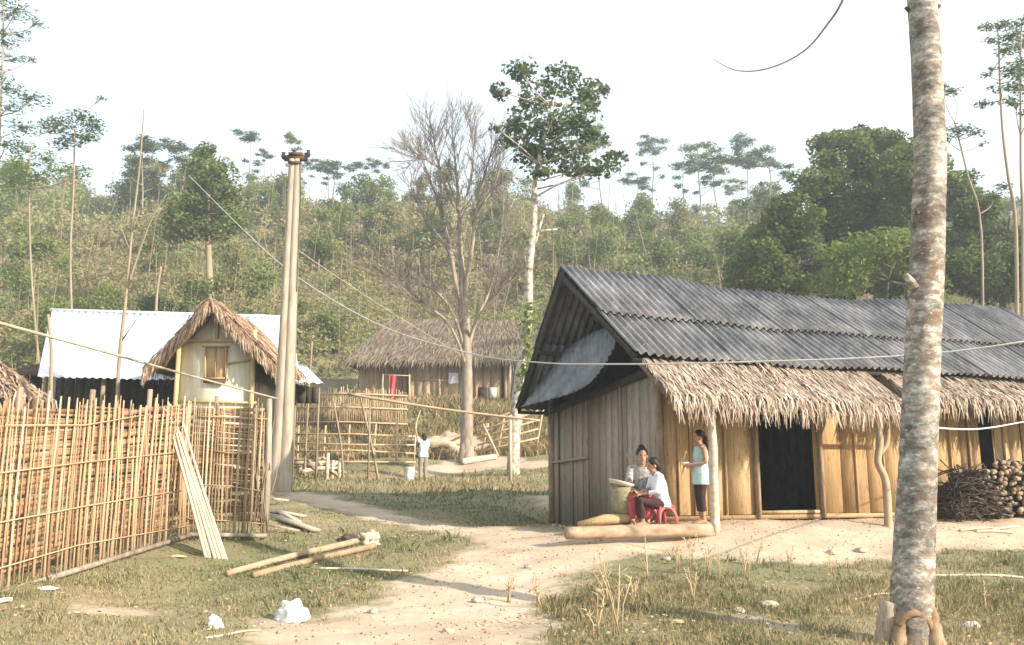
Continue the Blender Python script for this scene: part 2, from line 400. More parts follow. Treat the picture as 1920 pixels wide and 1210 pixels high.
def blob_points(n, c, r, rs, hole=0, hs=2., shell=.6):
    """n points in an ellipsoid, denser to the outside, with gaps"""
    out = []
    need = n
    while need > 0:
        d = rs.normal(size=(need*2, 3)); d /= np.linalg.norm(d, axis=1)[:, None]
        q = rs.uniform(0, 1, (need*2, 1))**(shell)
        p = d*q*np.array(r)+np.array(c)
        if hole > 0:
            p = p[vnoise(p, hs) > hole-1+rs.uniform(0, .3, len(p))]
        p = p[:need]; out.append(p); need -= len(p)
        if len(p) == 0: break
    return np.concatenate(out)
# ------------------------------------------------------------------ terrain
HA = rad(22); HU = V((math.cos(HA), math.sin(HA), 0)); HV = V((-HU.y, HU.x, 0))
HR = at(1050, 506, 15.8)                     # left end of the long house's ridge
def H(u, v, z): return V((HR.x+HU.x*u+HV.x*v, HR.y+HU.y*u+HV.y*v, z))
def u_at(px, v, z=2.0):
    k = (px-960)/F; cp, sp = math.cos(PIT), math.sin(PIT)
    ax = HR.x+HV.x*v; ay = HR.y+HV.y*v
    return (k*(ay*cp+(z-1.6)*sp)-ax)/(HU.x-k*HU.y*cp)
PZ = .96                                      # porch level
ctrl = []
for a in [(-300,1260,6.5),(0,1210,6.8),(400,1210,7.0),(800,1210,7.4),(1200,1210,7.4),(1600,1210,7.6),(1920,1210,7.8),(2300,1210,8),
  (-150,1150,7.6),(0,1108,8.3),(170,1062,9.8),(350,1014,11.8),(490,1018,12.2),(250,1110,9.3),(550,1105,9.8),(850,1110,10),(1150,1110,10),(1500,1110,10.2),(1800,1105,10.3),(2200,1110,10.6),
  (640,1030,12.4),(850,1030,12.4),(1000,1035,12.2),(1150,1040,12.0),(1300,1045,12.0),(1450,1052,12.0),(1600,1052,12.4),(1750,1040,12.8),(1920,1030,13.6),
  (1050,1012,13.0),(1200,1014,13.0),(1320,1012,13.0),
  (600,985,14.5),(750,985,14.8),(900,990,14.6),(1000,988,14.6),(560,945,17.5),(700,955,17.5),(850,962,17.5),(980,968,17.8),(1036,985,18.1),
  (530,922,19),(650,925,21),(800,930,21),(950,922,22),(1020,930,22),(300,940,18),(100,940,18),(-200,960,16),
  (560,898,26),(680,900,27),(785,902,30),(880,900,29),(960,903,27),(1010,905,26),
  (880,862,33.5),(960,868,32.5),(650,880,31.5),(760,872,32),(550,884,31),
  (600,858,34),(750,850,34.5),(820,850,35.2),(930,850,34.6),(1000,845,34.6),
  (600,752,41),(750,752,41.5),(840,760,40),(900,765,40.5),(1000,762,41),(800,752,44),(950,752,45),(650,752,45)]:
    ctrl.append(at(*a))
for u in (-.2, .7, 3, 5, 7.5, 10.5): ctrl += [H(u, -2.1, PZ), H(u, -2.7, PZ)]
for u in (1, 3, 5, 7.5, 10.5): ctrl += [H(u, -3.25, PZ-.10), H(u, -3.9, .66)]
for u in (2.5, 5, 8, 11): ctrl += [H(u, 2, .95), H(u, 5, 1.3)]
ctrl += [H(.6, 2.1, .72), H(-.6, .5, .72), H(-1, -2, .80), H(12.5, -2, 1.0), H(13, 3, 1.3), H(14, -6, .7)]
for x, y, z in [(-8,24,1.5),(-14,22,1.6),(-12,30,2.0),(-20,30,2.3),(-8,34,2.6),(-16,40,4.6),(-8,42,5.2),(-30,42,5),
  (6,26,1.8),(12,28,2.0),(18,24,1.7),(25,28,2.2),(6,34,3.2),(14,36,3.4),(24,38,3.8),(36,40,4),(10,44,5.6),(20,46,5.8),
  (0,0,0),(-6,0,.1),(6,0,0),(-14,4,.4),(14,4,.1),(0,-15,-.1),(-20,-10,0),(20,-10,0),(-14,12,1.0),(-20,16,1.2),(20,12,.5),(26,16,.9),
  (-60,0,1),(60,0,1),(-60,-50,0),(60,-50,0),(0,-50,0),(-45,20,2),(45,20,1.5),
  (-60,40,7),(60,40,6),(-20,50,9),(0,50,7.5),(14,52,8.5),(30,54,9),(-45,56,12),(45,56,11),
  (-30,64,16),(0,64,14),(30,64,14),(-60,64,18),(60,64,16),
  (-25,78,23),(0,78,22),(25,78,20.5),(-60,78,25),(60,78,22),
  (-30,92,29),(0,92,28),(30,92,25.5),(-70,92,31),(70,92,28),(-35,108,31),(0,108,30),(35,108,28),(-80,110,33),(80,110,30),
  (-40,140,30),(0,140,30),(40,140,29),(-110,140,30),(110,140,30),(-120,60,18),(120,60,16),(-120,0,3),(120,0,3)]:
    ctrl.append(V((x, y, z)))
CP = np.array([tuple(c) for c in ctrl])
def phi(r): return np.sqrt(r*r+.36)
_d = np.linalg.norm(CP[:, None, :2]-CP[None, :, :2], axis=2)
_n = len(CP)
_A = np.zeros((_n+3, _n+3)); _A[:_n, :_n] = phi(_d)-np.eye(_n)*.02
_A[:_n, _n] = 1; _A[:_n, _n+1:] = CP[:, :2]; _A[_n, :_n] = 1; _A[_n+1:, :_n] = CP[:, :2].T
_w = np.linalg.solve(_A, np.concatenate([CP[:, 2], [0, 0, 0]]))
def gz_np(x, y):
    x = np.asarray(x, float).ravel(); y = np.asarray(y, float).ravel(); out = np.empty(len(x))
    for i in range(0, len(x), 20000):
        xs = x[i:i+20000]; ys = y[i:i+20000]
        r = np.sqrt((xs[:, None]-CP[:, 0])**2+(ys[:, None]-CP[:, 1])**2)
        out[i:i+20000] = phi(r)@_w[:_n]+_w[_n]+_w[_n+1]*xs+_w[_n+2]*ys
    # small humps and hollows
    amp = np.clip((y-3)/6, 0, 1)
    P = np.stack([x, y, x*0], 1)
    out += amp*(.03*vnoise(P, 2.3)+.015*vnoise(P+7, 5.1)+np.clip((y-30)/30, 0, 1)*.5*vnoise(P, .35))
    return out
def gz(x, y): return float(gz_np([x], [y])[0])
def gp(px, py, y0=4., y1=110.):
    """where the photo's pixel meets the ground"""
    Y = np.arange(y0, y1, .05); a = (px-960)/F; b = (605-py)/F
    dy = math.cos(PIT)-math.sin(PIT)*b; dz = math.sin(PIT)+math.cos(PIT)*b
    x = a*Y/dy; z = 1.6+dz*Y/dy
    k = np.nonzero(z < gz_np(x, Y))[0]
    i = k[0] if len(k) else len(Y)-1
    return V((x[i], Y[i], gz(x[i], Y[i])))
def on(px, Y, dz=0):
    p = at(px, 900, Y); return V((p.x, Y, gz(p.x, Y)+dz))

# bare trodden earth: polylines (px,row,half width) and patches (px,row,radius)
trails = [[(700,1260,1.0),(760,1200,.95),(850,1130,.8),(930,1085,.8),(1000,1050,.95),(1080,1030,.9)],
          [(1080,1030,.9),(1000,1010,.7),(900,995,.55),(800,985,.5),(700,965,.5),(620,945,.5),(565,930,.5)],
          [(640,948,.18),(760,975,.22),(850,990,.25)],
          [(1060,1015,.5),(1250,1020,.55),(1420,1022,.7),(1560,1020,.7),(1680,1005,.6)]]
spots = [(1120,1020,.6),(1300,1035,.5),(1480,1040,.5),(1600,1030,.5),(780,1215,.7),(600,1195,.6),(980,1060,.7),(250,1145,.22),(900,868,1.5),(1000,872,1.0),(830,880,.9),
         (1450,1165,.25),(860,842,1.3),(760,1160,.4)]
segs = []
for tr in trails:
    g = [(gp(a, b), hw) for a, b, hw in tr]
    for (p, r), (q, s_) in zip(g, g[1:]): segs.append((p.x, p.y, r, q.x, q.y, s_))
discs = [(*gp(a, b).xy, r) for a, b, r in spots]
def dirt_np(x, y):
    m = np.full(len(x), -9.)
    for x0, y0, r0, x1, y1, r1 in segs:
        dx, dy = x1-x0, y1-y0; L = dx*dx+dy*dy+1e-9
        t = np.clip(((x-x0)*dx+(y-y0)*dy)/L, 0, 1)
        d = np.hypot(x-x0-t*dx, y-y0-t*dy); r = r0+(r1-r0)*t
        m = np.maximum(m, (r-d)/.5)
    for x0, y0, r in discs: m = np.maximum(m, (r-np.hypot(x-x0, y-y0))/.5)
    # the porch platform and its bank
    u = (x-HR.x)*HU.x+(y-HR.y)*HU.y; v = (x-HR.x)*HV.x+(y-HR.y)*HV.y
    m = np.maximum(m, np.minimum(np.minimum((v+4.5)/.4, (5-v)/.4), np.minimum((u-.5-.9*np.clip(v+2.1, 0, 1))/.4, (12-u)/.4)))
    P = np.stack([x, y, x*0], 1)
    return np.clip(.5+.5*m+.3*vnoise(P, 1.7)+.2*vnoise(P+3, 4.3), 0, 1)

def seg(a, b, s): return np.arange(a, b, s)
gx = np.concatenate([seg(-150, -30, 8), seg(-30, -12, .9), seg(-12, 17, .13), seg(17, 34, .9), seg(34, 151, 8)])
gy = np.concatenate([seg(-80, 0, 6), seg(0, 5.5, .5), seg(5.5, 21, .11), seg(21, 48, .32), seg(48, 100, 1.5), seg(100, 180, 6)])
GX, GY = np.meshgrid(gx, gy); sh = GX.shape
X = GX.ravel(); Y_ = GY.ravel(); Z = gz_np(X, Y_); D = dirt_np(X, Y_)
Dg = D.reshape(sh)
idx = np.arange(len(X)).reshape(sh)
quads = np.stack([idx[:-1, :-1], idx[:-1, 1:], idx[1:, 1:], idx[1:, :-1]], -1).reshape(-1, 4)
cx = X[quads].mean(1); cy = Y_[quads].mean(1); cd = D[quads].mean(1)
uq = (cx-HR.x)*HU.x+(cy-HR.y)*HU.y; vq = (cx-HR.x)*HV.x+(cy-HR.y)*HV.y
ispath = (cd > .5) & (cy < 29)
def sub(q, name, label, cat, kind):
    used = np.unique(q); remap = np.full(len(X), -1); remap[used] = np.arange(len(used))
    o = mesh_np(name, np.stack([X[used], Y_[used], Z[used]], 1), remap[q].ravel(), np.full(len(q), 4), M['ground'], None, None, True)
    at_ = o.data.attributes.new('dirt', 'FLOAT', 'POINT'); at_.data.foreach_set('value', D[used].astype(np.float32))
    return tag(o, label, cat, None, kind)
sub(quads[~ispath], 'ground', 'sloping village ground of patchy grass and soil rising to the wooded hill', 'ground', 'structure')
sub(quads[ispath], 'path', 'pale bare earth path winding from the foreground up to the house porch', 'path', 'structure')

# ------------------------------------------------------------------ grass
def blades(n, x0, x1, y0, y1, hmin, hmax, wd, rs, keep=.42, dens=.0, tuft=0):
    if tuft:
        k = max(1, n//tuft)
        cx_ = rs.uniform(x0, x1, k); cy_ = y0+(y1-y0)*rs.uniform(0, 1, k)
        x = np.repeat(cx_, tuft)+rs.normal(0, .05, k*tuft); y = np.repeat(cy_, tuft)+rs.normal(0, .05, k*tuft)
    else:
        x = rs.uniform(x0, x1, n); y = y0+(y1-y0)*rs.uniform(0, 1, n)
    inview = np.abs(x) < y*.60+1.2
    x, y = x[inview], y[inview]
    P = np.stack([x, y, x*0], 1)
    d = dirt_np(x, y)
    ok = (d < keep-.25*rs.uniform(0, 1, len(x))) & (vnoise(P, 1.1)+.5*vnoise(P, 3.7) > -.75+dens+rs.uniform(-.3, .3, len(x)))
    x, y = x[ok], y[ok]; n = len(x); z = gz_np(x, y)-.005
    a = rs.uniform(0, 2*math.pi, n); h = rs.uniform(hmin, hmax, n)*(.75+.35*vnoise(np.stack([x, y, x*0], 1), .8)); ln = h*rs.uniform(.1, .8, n)
    b = rs.uniform(0, 2*math.pi, n); wv = wd*rs.uniform(.6, 1.3, n)
    B = np.stack([x, y, z], 1); side = np.stack([np.cos(a), np.sin(a), 0*a], 1)*wv[:, None]*.5
    lean = np.stack([np.cos(b)*ln, np.sin(b)*ln, 0*a], 1)
    mid = B+lean*.35+np.stack([0*a, 0*a, h*.6], 1); tip = B+lean+np.stack([0*a, 0*a, h], 1)
    vs = np.stack([B-side, B+side, mid+side*.8, tip, mid-side*.8], 1).reshape(-1, 3)
    return vs, n
rs = np.random.RandomState(3)
gv = []; gn = 0
for args in [(70000, -6, 8, 6.3, 11, .015, .05, .010), (60000, -9, 11, 10.5, 19, .02, .06, .013), (24000, -12, 14, 18, 33, .03, .10, .028)]:
    v_, n_ = blades(*args, rs); gv.append(v_); gn += n_
v_, n_ = blades(12000, -6, 9, 6.6, 14, .05, .15, .010, rs, keep=.40, dens=.55, tuft=14); gv.append(v_); gn += n_
v_, n_ = blades(9000, 2, 8, 7, 12.4, .06, .17, .010, rs, keep=.5, dens=.35, tuft=10); gv.append(v_); gn += n_
gv = np.concatenate(gv)
tag(mesh_np('grass', gv, np.arange(5*gn), np.full(gn, 5), M['grass']), 'short mixed green and dry grass growing over the sloping ground', 'grass', None, 'stuff')

dv = []; dn_ = 0  # right batches stop short; the greener grass beyond stands in for tree shade
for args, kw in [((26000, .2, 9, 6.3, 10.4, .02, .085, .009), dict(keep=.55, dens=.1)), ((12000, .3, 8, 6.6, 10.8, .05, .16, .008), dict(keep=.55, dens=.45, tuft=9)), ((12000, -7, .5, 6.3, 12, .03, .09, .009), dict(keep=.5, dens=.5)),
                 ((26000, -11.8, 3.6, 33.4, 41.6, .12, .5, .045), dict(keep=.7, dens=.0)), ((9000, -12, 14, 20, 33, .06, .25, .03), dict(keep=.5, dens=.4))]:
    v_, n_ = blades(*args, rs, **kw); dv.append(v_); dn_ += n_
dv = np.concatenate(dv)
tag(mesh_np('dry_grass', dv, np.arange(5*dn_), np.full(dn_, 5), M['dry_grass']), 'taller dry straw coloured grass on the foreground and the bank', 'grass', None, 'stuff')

# pebbles and clods on the bare earth
npb = 9000; xp = rs.uniform(-4, 8, npb); yp = rs.uniform(6.3, 16, npb); dp = dirt_np(xp, yp); kp = dp > .55
xp, yp = xp[kp], yp[kp]; npb = len(xp); rp = .006+.016*rs.uniform(0, 1, npb)**3
cp0 = np.stack([xp, yp, gz_np(xp, yp)+rp*.25], 1)
oc = np.array([(1, 0, 0), (0, 1, 0), (-1, 0, 0), (0, -1, 0), (0, 0, .75), (0, 0, -.75)])
vp_ = (cp0[:, None, :]+oc[None]*rp[:, None, None]*rs.uniform(.6, 1.3, (npb, 6, 1))).reshape(-1, 3)
fo = np.array([(0, 1, 4), (1, 2, 4), (2, 3, 4), (3, 0, 4), (1, 0, 5), (2, 1, 5), (3, 2, 5), (0, 3, 5)])
lp_ = (np.arange(npb)[:, None, None]*6+fo[None]).ravel()
tag(mesh_np('gravel', vp_, lp_, np.full(npb*8, 3), M['clod']), 'loose pebbles and clods scattered on the bare earth path', 'gravel', None, 'stuff')
# ------------------------------------------------------------------ builders for huts
def corrugated(mb, fn, ulen, slen, pitch=.15, amp=.03, sheet=.9, rng=None, lift=0, nt=4, seg=8, tilt=.01):
    """fn(u 0..ulen, t 0..1) -> (point, normal); one island per sheet"""
    u = 0; first = True
    while u < ulen-1e-6:
        w_ = min(sheet, ulen-u); n = max(2, int(round((w_+.06)/pitch*seg)))
        off = rng.uniform(-tilt, tilt); ex = rng.uniform(-.012, .012); k = len(mb.v); hi = .006 if first else -.002
        first = not first
        for j in range(nt+1):
            t = j/nt
            for i in range(n+1):
                uu = min(u+(w_+.06)*i/n, ulen+.02)
                p, nn = fn(uu, t*(1+ex))
                mb.v.append(tuple(p+nn*(lift+hi+amp*math.sin(2*math.pi*uu/pitch)+off*(t-.3))))
        for j in range(nt):
            for i in range(n):
                a = k+j*(n+1)+i
                mb.f.append((a, a+n+1, a+n+2, a+1))
        u += w_

def solid(o, t):
    m = o.modifiers.new('thickness', 'SOLIDIFY'); m.thickness = t; m.offset = -1; return o

def patch(P00, P10, P01, P11):
    def fn(u, t, L=None):
        s = u/fn.ulen
        p = lerp(lerp(P00, P10, s), lerp(P01, P11, s), t)
        return p, fn.n
    fn.ulen = (P10-P00).length; fn.slen = (P01-P00).length
    n = (P10-P00).cross(P01-P00).normalized()
    if n.z < 0: n = -n
    fn.n = n; return fn

def thatch(mb, P00, P10, P01, P11, rows, per, length, wd, rng, droop=.5, fringe=1.6, rough=.05, lift=.03, taper_end=True):
    """rows of dry leaf blades laid down a slope, the lowest row hanging free"""
    n = (P10-P00).cross(P01-P00).normalized()
    if n.z < 0: n = -n
    side0 = (P10-P00).normalized()
    for r in range(rows):
        t = (r+.2)/rows
        last = r == rows-1
        for i in range(int(per*(fringe if last else 1))):
            s = rng.uniform(0, 1); tt = t+rng.uniform(-.5, .5)/rows
            A = lerp(P00, P10, s); B = lerp(P01, P11, s); dn = (B-A).normalized()
            p = lerp(A, B, min(max(tt, 0), .99))+n*(lift+rng.uniform(0, rough))
            L = length*rng.uniform(.5, 1.25)
            sd = side0*rng.uniform(-.35, .35)
            q1 = p+(dn+sd*.4+n*rng.uniform(-.05, .12)).normalized()*L*.5
            rem = max(0., (B-p).dot(dn))
            drop = droop if rem < L else droop*.15
            q2 = q1+((dn*(1-drop)+V((0, 0, -1))*drop)+sd+n*rng.uniform(-.06, .10)).normalized()*L*.5
            ang = rng.uniform(-.6, .6)
            sv = (side0*math.cos(ang)+n*math.sin(ang))
            w_ = wd*rng.uniform(.5, 1.3)
            mb.strip([p, q1, q2], [w_*.7, w_, w_*.25], sv)

def slab(mb, P00, P10, P01, P11, th, nu=10, nv=4, rng=None, bump=.03):
    n = (P10-P00).cross(P01-P00).normalized()
    if n.z < 0: n = -n
    k = len(mb.v)
    for lay in (0, 1):
        for j in range(nv+1):
            for i in range(nu+1):
                p = lerp(lerp(P00, P10, i/nu), lerp(P01, P11, i/nu), j/nv)
                mb.v.append(tuple(p+n*((rng.uniform(0, bump) if rng else 0)-(th if lay else 0))))
    N = (nu+1)*(nv+1)
    for j in range(nv):
        for i in range(nu):
            a = k+j*(nu+1)+i; b = a+N
            mb.f.append((a, a+1, a+nu+2, a+nu+1)); mb.f.append((b, b+nu+1, b+nu+2, b+1))
    for i in range(nu):
        for j0 in (0, nv):
            a = k+j0*(nu+1)+i; mb.f.append((a, a+1, a+N+1, a+N))
    for j in range(nv):
        for i0 in (0, nu):
            a = k+j*(nu+1)+i0; mb.f.append((a, a+nu+1, a+nu+1+N, a+N))

def planks(mb, fn, s0, s1, z0, z1, rng, wmin=.12, wmax=.26, th=.02, skip=(), gap=.012, out=None):
    """vertical boards along fn(s,z); z0,z1 functions of s; skip: list of (s0,s1,zlo,zhi) openings"""
    s = s0
    while s < s1-.03:
        w_ = min(rng.uniform(wmin, wmax), s1-s)
        for a, b, lo, hi in skip:
            if s < a < s+w_: w_ = max(a-s, .03)
            if s < b < s+w_: w_ = max(b-s, .03)
        m = s+w_/2
        spans = [(z0(m), z1(m))]
        for a, b, lo, hi in skip:
            if a-1e-4 <= m <= b+1e-4:
                spans = [(max(x, q), min(y, r)) for x, y in spans for q, r in ((-9, lo), (hi, 99))]
        o_ = rng.uniform(-.010, .010); tl = rng.uniform(-.012, .012)
        for lo, hi in spans:
            if hi-lo < .03: continue
            lo2 = lo-rng.uniform(0, .025); hi2 = hi+rng.uniform(-.03, .0)
            vs = []
            for z, sh_ in ((lo2, 0), (hi2, tl)):
                for q, r in ((s+gap/2, o_), (s+w_-gap/2, o_+rng.uniform(-.004, .004)), (s+w_-gap/2, o_+th), (s+gap/2, o_+th)):
                    vs.append(fn(q+sh_, z, r))
            mb.add(vs, [(0, 3, 2, 1), (4, 5, 6, 7), (0, 1, 5, 4), (1, 2, 6, 5), (2, 3, 7, 6), (3, 0, 4, 7)])
        s += w_

# ------------------------------------------------------------------ the long house
rng = random.Random(11)
RL = 10.95; ZR = HR.z
def sag(u): return .15*math.sin(math.pi*min(max((u-1.0)/8.2, 0), 1))**1.5+.02*math.sin(u*2.3)
house = thing('plank_house', 'long plank walled house with dark corrugated roof and open gable at right', 'house', H(4, 0, PZ))
n_f = (HV*(-1.82)+V((0, 0, 2.6))).normalized()
n_r = (HV*(2.32)+V((0, 0, 2.15))).normalized()
def f_front(t0, t1):
    def fn(u, t):
        s = t0+(t1-t0)*t
        return H(u, -2.6*s, ZR-1.82*s-sag(u)*(1-.5*s)-.05*s*math.sin(u*.9)), n_f
    return fn
def f_rear(t0, t1):
    def fn(u, t):
        s = t0+(t1-t0)*t
        return H(u, 2.15*s, ZR-2.32*s-sag(u)*(1-.5*s)), n_r
    return fn
roof = MB(); corrugated(roof, f_front(.52, 1), RL, 1.5, rng=rng)
roofo = solid(roof.build('roof', 'fibro', house, smooth=True), .007)
up = MB(); corrugated(up, f_front(-.015, .575), RL, 1.6, rng=rng, lift=.05)
solid(up.build('upper_sheets', 'fibro', roofo, smooth=True), .007)
rr = MB(); corrugated(rr, f_rear(.5, 1), RL, 1.6, rng=rng, lift=-.03); corrugated(rr, f_rear(-.01, .56), RL, 1.6, rng=rng, lift=.02)
solid(rr.build('rear_sheets', 'fibro', roofo, smooth=True), .007)
UG = .72; UE = 10.2; VW = -2.1; VB = 1.9
ud0, ud1 = u_at(1421, VW), u_at(1523, VW)
uw0, uw1 = u_at(1838, VW), u_at(1864, VW)
ZS = PZ+.10                                   # top of the sill beam
fw = MB()
planks(fw, lambda s, z, o: H(s, VW-o, z), UG+.03, UE, lambda s: ZS+.005, lambda s: 3.55, rng, .24, .6, skip=[(ud0, ud1, ZS-.2, 3.05), (uw0, uw1, 1.75, 3.0)])
fwo = fw.build('front_wall', 'plank_tan', house)
for px in (1268, 1298, 1356, 1600, 1652, 1780, 1815, 1880):
    u = u_at(px, VW); MB().bar(H(u, VW-.045, ZS), H(u+rng.uniform(-.02, .02), VW-.045, 3.4), .035, .03, HU).build('batten', 'plank_tan', fwo)
for nm, ua in (('door_post', ud0-.09), ('door_post', ud1+.10)):
    MB().bar(H(ua, VW-.05, PZ+.03), H(ua, VW-.05, 3.2), .13, .06, HU).build(nm, 'beam', house)
MB().bar(H(ud0-.03, VW-.05, ZS+.03), H(ud1+.03, VW-.05, ZS+.03), .06, .05).build('door_sill', 'plank_tan', house)
sb = MB(); sb.bar(H(UG-.04, VW-.02, ZS-.045), H(UE, VW-.02, ZS-.045), .09, .07)
sb.build('sill_beam', 'plank_tan', house)
for u in (UG, 2.2, 3.6, 4.7, 6.2, 7.6, 9.0, UE): MB().box(H(u, VW+.02, PZ), (.14, .12, .12), HA).build('pier', 'stone', house)
# gable wall: grey boards in the shade, bottom stepping down with the ground
def gtop(s): return lerp(3.30, 2.92, (s-VW)/(VB-VW))
def gbot(s): return lerp(1.0, .74, (s-VW)/(VB-VW))
gw = MB(); planks(gw, lambda s, z, o: H(UG-o, s, z), VW+.05, VB, gbot, gtop, rng, .14, .34, gap=.014)
gwo = gw.build('gable_wall', 'plank_grey', house)
MB().bar(H(UG-.06, VB-.1, 1.93), H(UG-.06, .3, 1.99), .06, .04).build('rail', 'plank_grey', gwo)
for s in (VB-.28, VB-.9, .35, -.9): MB().bar(H(UG-.045, s, gbot(s)), H(UG-.045, s, gtop(s)), .05, .035, HV).build('batten', 'plank_grey', gwo)
for v_, z_ in ((VB, gbot(VB)), (VW, 1.0)):
    MB().tube([H(UG-.04, v_, z_-.15), H(UG-.04, v_, gtop(v_)+.1)], .07, 8).build('corner_post', 'beam', house)
MB().bar(H(UG-.03, VB+.25, 2.9), H(UG-.03, VW-.35, 3.35), .12, .12).build('tie_beam', 'shaded_dark_wood', house)
# grey sheet skirt closing the lower part of the open gable, sloping outward
def at_u(px, py, u):
    a, b = 8., 30.
    def e(Y):
        q = at(px, py, Y); return (q.x-HR.x)*HU.x+(q.y-HR.y)*HU.y-u
    fa = e(a)
    for _ in range(60):
        c_ = (a+b)/2; fc = e(c_)
        if (fc > 0) == (fa > 0): a = c_
        else: b = c_
    return at(px, py, a)
T_ = curve_pts([at_u(1158, 606, .62), at_u(1105, 628, .62), at_u(1050, 660, .60), at_u(1000, 700, .55)], 14)
B_ = curve_pts([at_u(1154, 648, .30), at_u(1120, 704, .14), at_u(1085, 732, .10), at_u(1030, 750, .08), at_u(972, 765, .06)][:5], 1)
def along(P, t):
    x = t*(len(P)-1); i = min(int(x), len(P)-2); return lerp(P[i], P[i+1], x-i)
B_ = curve_pts(B_, 12)
m = MB(); NS, NT = 150, 8
for j in range(NT+1):
    for i in range(NS+1):
        q = lerp(along(T_, i/NS), along(B_, i/NS), j/NT)
        m.v.append(tuple(q-HU*(.018*math.sin(i/NS*2*math.pi*21))))
for j in range(NT):
    for i in range(NS):
        a = j*(NS+1)+i; m.f.append((a, a+NS+1, a+NS+2, a+1))
solid(m.build('gable_skirt', 'grey_sheet', house, smooth=True), .006)
# other walls, kept plain; the room's shade is put into their dark colour
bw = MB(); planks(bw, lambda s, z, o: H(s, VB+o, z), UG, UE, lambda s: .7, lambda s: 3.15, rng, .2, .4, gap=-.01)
bw.build('rear_wall', 'shaded_dark_wood', house)
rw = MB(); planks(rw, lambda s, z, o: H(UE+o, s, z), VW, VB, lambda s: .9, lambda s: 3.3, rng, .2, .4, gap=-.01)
rw.build('side_wall', 'shaded_dark_wood', house)
pt = MB(); pt.add([H(UG+.9, VW+.05, 1.0), H(UG+.9, VB-.05, .8), H(UG+.9, VB-.05, 3.3), H(UG+.9, -.02, 5.15), H(UG+.9, VW+.05, 3.75),
                   H(UG+.94, VW+.05, 1.0), H(UG+.94, VB-.05, .8), H(UG+.94, VB-.05, 3.3), H(UG+.94, -.02, 5.15), H(UG+.94, VW+.05, 3.75)],
                  [(0, 1, 2, 3, 4), (9, 8, 7, 6, 5), (0, 5, 6, 1), (1, 6, 7, 2), (2, 7, 8, 3), (3, 8, 9, 4), (4, 9, 5, 0)])
pt.build('inner_partition', 'shaded_dark_wood', house)
fl = MB(); fl.box(H((UG+UE)/2, (VW+VB)/2, PZ+.05), (UE-UG-.1, VB-VW-.1, .06), HA); fl.build('floor_boards', 'shaded_dark_wood', house)
rf = MB()
for u in (.06, 1.9, 3.9, 5.9, 7.9, 9.9):
    rf.bar(H(u, .0, ZR-.13), H(u, -2.5, ZR-1.82*.96-.13), .06, .09); rf.bar(H(u, 0, ZR-.13), H(u, 2.08, ZR-2.32*.96-.13), .06, .09)
for s in (.03, .5, .95):
    rf.bar(H(.03, -2.6*s, ZR-1.82*s-.2), H(RL-.05, -2.6*s, ZR-1.82*s-.2), .06, .06)
    rf.bar(H(.03, 2.15*s, ZR-2.32*s-.2), H(RL-.05, 2.15*s, ZR-2.32*s-.2), .06, .06)
rf.build('rafters', 'shaded_dark_wood', house)
# thatch awnings
def awning(u0, u1, v0, z0, v1, z1, v1b, z1b, rows, per, length):
    A, B, Cc, D_ = H(u0, v0, z0), H(u1, v0, z0-.02), H(u0+.02, v1, z1), H(u1, v1b, z1b)
    m = MB(); slab(m, A, B, Cc, D_, .09, 16, 5, rng, .04)
    o = m.build('thatch_awning', 'thatch_base', house)
    b = MB(); thatch(b, A, B, Cc, D_, rows+2, int(per*1.7), length, .021, rng, droop=.75, fringe=1.7, rough=.06)
    thatch(b, lerp(A, Cc, .93)-V((0, 0, .03)), lerp(B, D_, .93)-V((0, 0, .03)), Cc-V((0, 0, .05)), D_-V((0, 0, .05)), 1, int(per*1.5), length*1.35, .019, rng, droop=.95, fringe=1)
    # loose left edge
    thatch(b, A, A+HU*.12, Cc-HU*.05, Cc+HU*.15, 6, 22, length*.8, .022, rng, droop=.8, fringe=1)
    b.build('thatch_blades', 'thatch', o)
    return o
awning(u_at(1200, -2.45, 3.3), u_at(1688, -3.2, 2.6), -2.42, 3.37, -3.22, 2.78, -3.22, 2.76, 11, 330, .34)
awning(u_at(1700, -3.0, 2.7), 10.9, -2.42, 3.34, -3.0, 2.92, -3.0, 2.92, 8, 250, .28)
tf = MB(); q = H(u_at(1430, -2.5, 3.3), -2.45, 3.36)
thatch(tf, q-HU*.12, q+HU*.12, q-HU*.16-HV*.3-V((0, 0, .25)), q+HU*.16-HV*.3-V((0, 0, .25)), 2, 40, .3, .03, rng, rough=.1)
tf.build('thatch_tuft', 'thatch', house)
# porch posts
u1 = u_at(1341, -3.15, 1.0); g1 = H(u1, -3.15, 0); g1.z = gz(g1.x, g1.y)
MB().tube(curve_pts([g1-V((0, 0, .1)), g1+V((.0, 0, .7)), g1+V((.01, 0, 1.25)), g1+V((-.035, 0, 1.95))], 4), [.072, .07, .07, .07, .066, .066, .066, .066, .062, .06, .06, .06, .058], 9).build('porch_post', 'log_pale', house)
u2 = u_at(1664, -3.1, 1.0); g2 = H(u2, -3.1, 0); g2.z = gz(g2.x, g2.y)
p2 = MB(); k_ = curve_pts([g2-V((0, 0, .1)), g2+V((.02, 0, .45)), g2+V((.0, 0, .75)), g2+V((-.09, 0, 1.0)), g2+V((-.03, 0, 1.35)), g2+V((-.10, 0, 1.95))], 4)
p2.tube(k_, radii(k_, .065, .05), 9); k_ = curve_pts([g2+V((-.06, 0, 1.12)), g2+V((.08, 0, 1.3)), g2+V((.14, .05, 1.7))], 4); p2.tube(k_, radii(k_, .045, .03), 8)
p2.build('porch_post', 'log', house)
u3 = u_at(2010, -2.95, 1.2); g3 = H(u3, -2.95, 0); g3.z = gz(g3.x, g3.y)
MB().tube([g3-V((0, 0, .1)), g3+V((0, 0, 2.05))], .05, 8).build('porch_post', 'log', house)
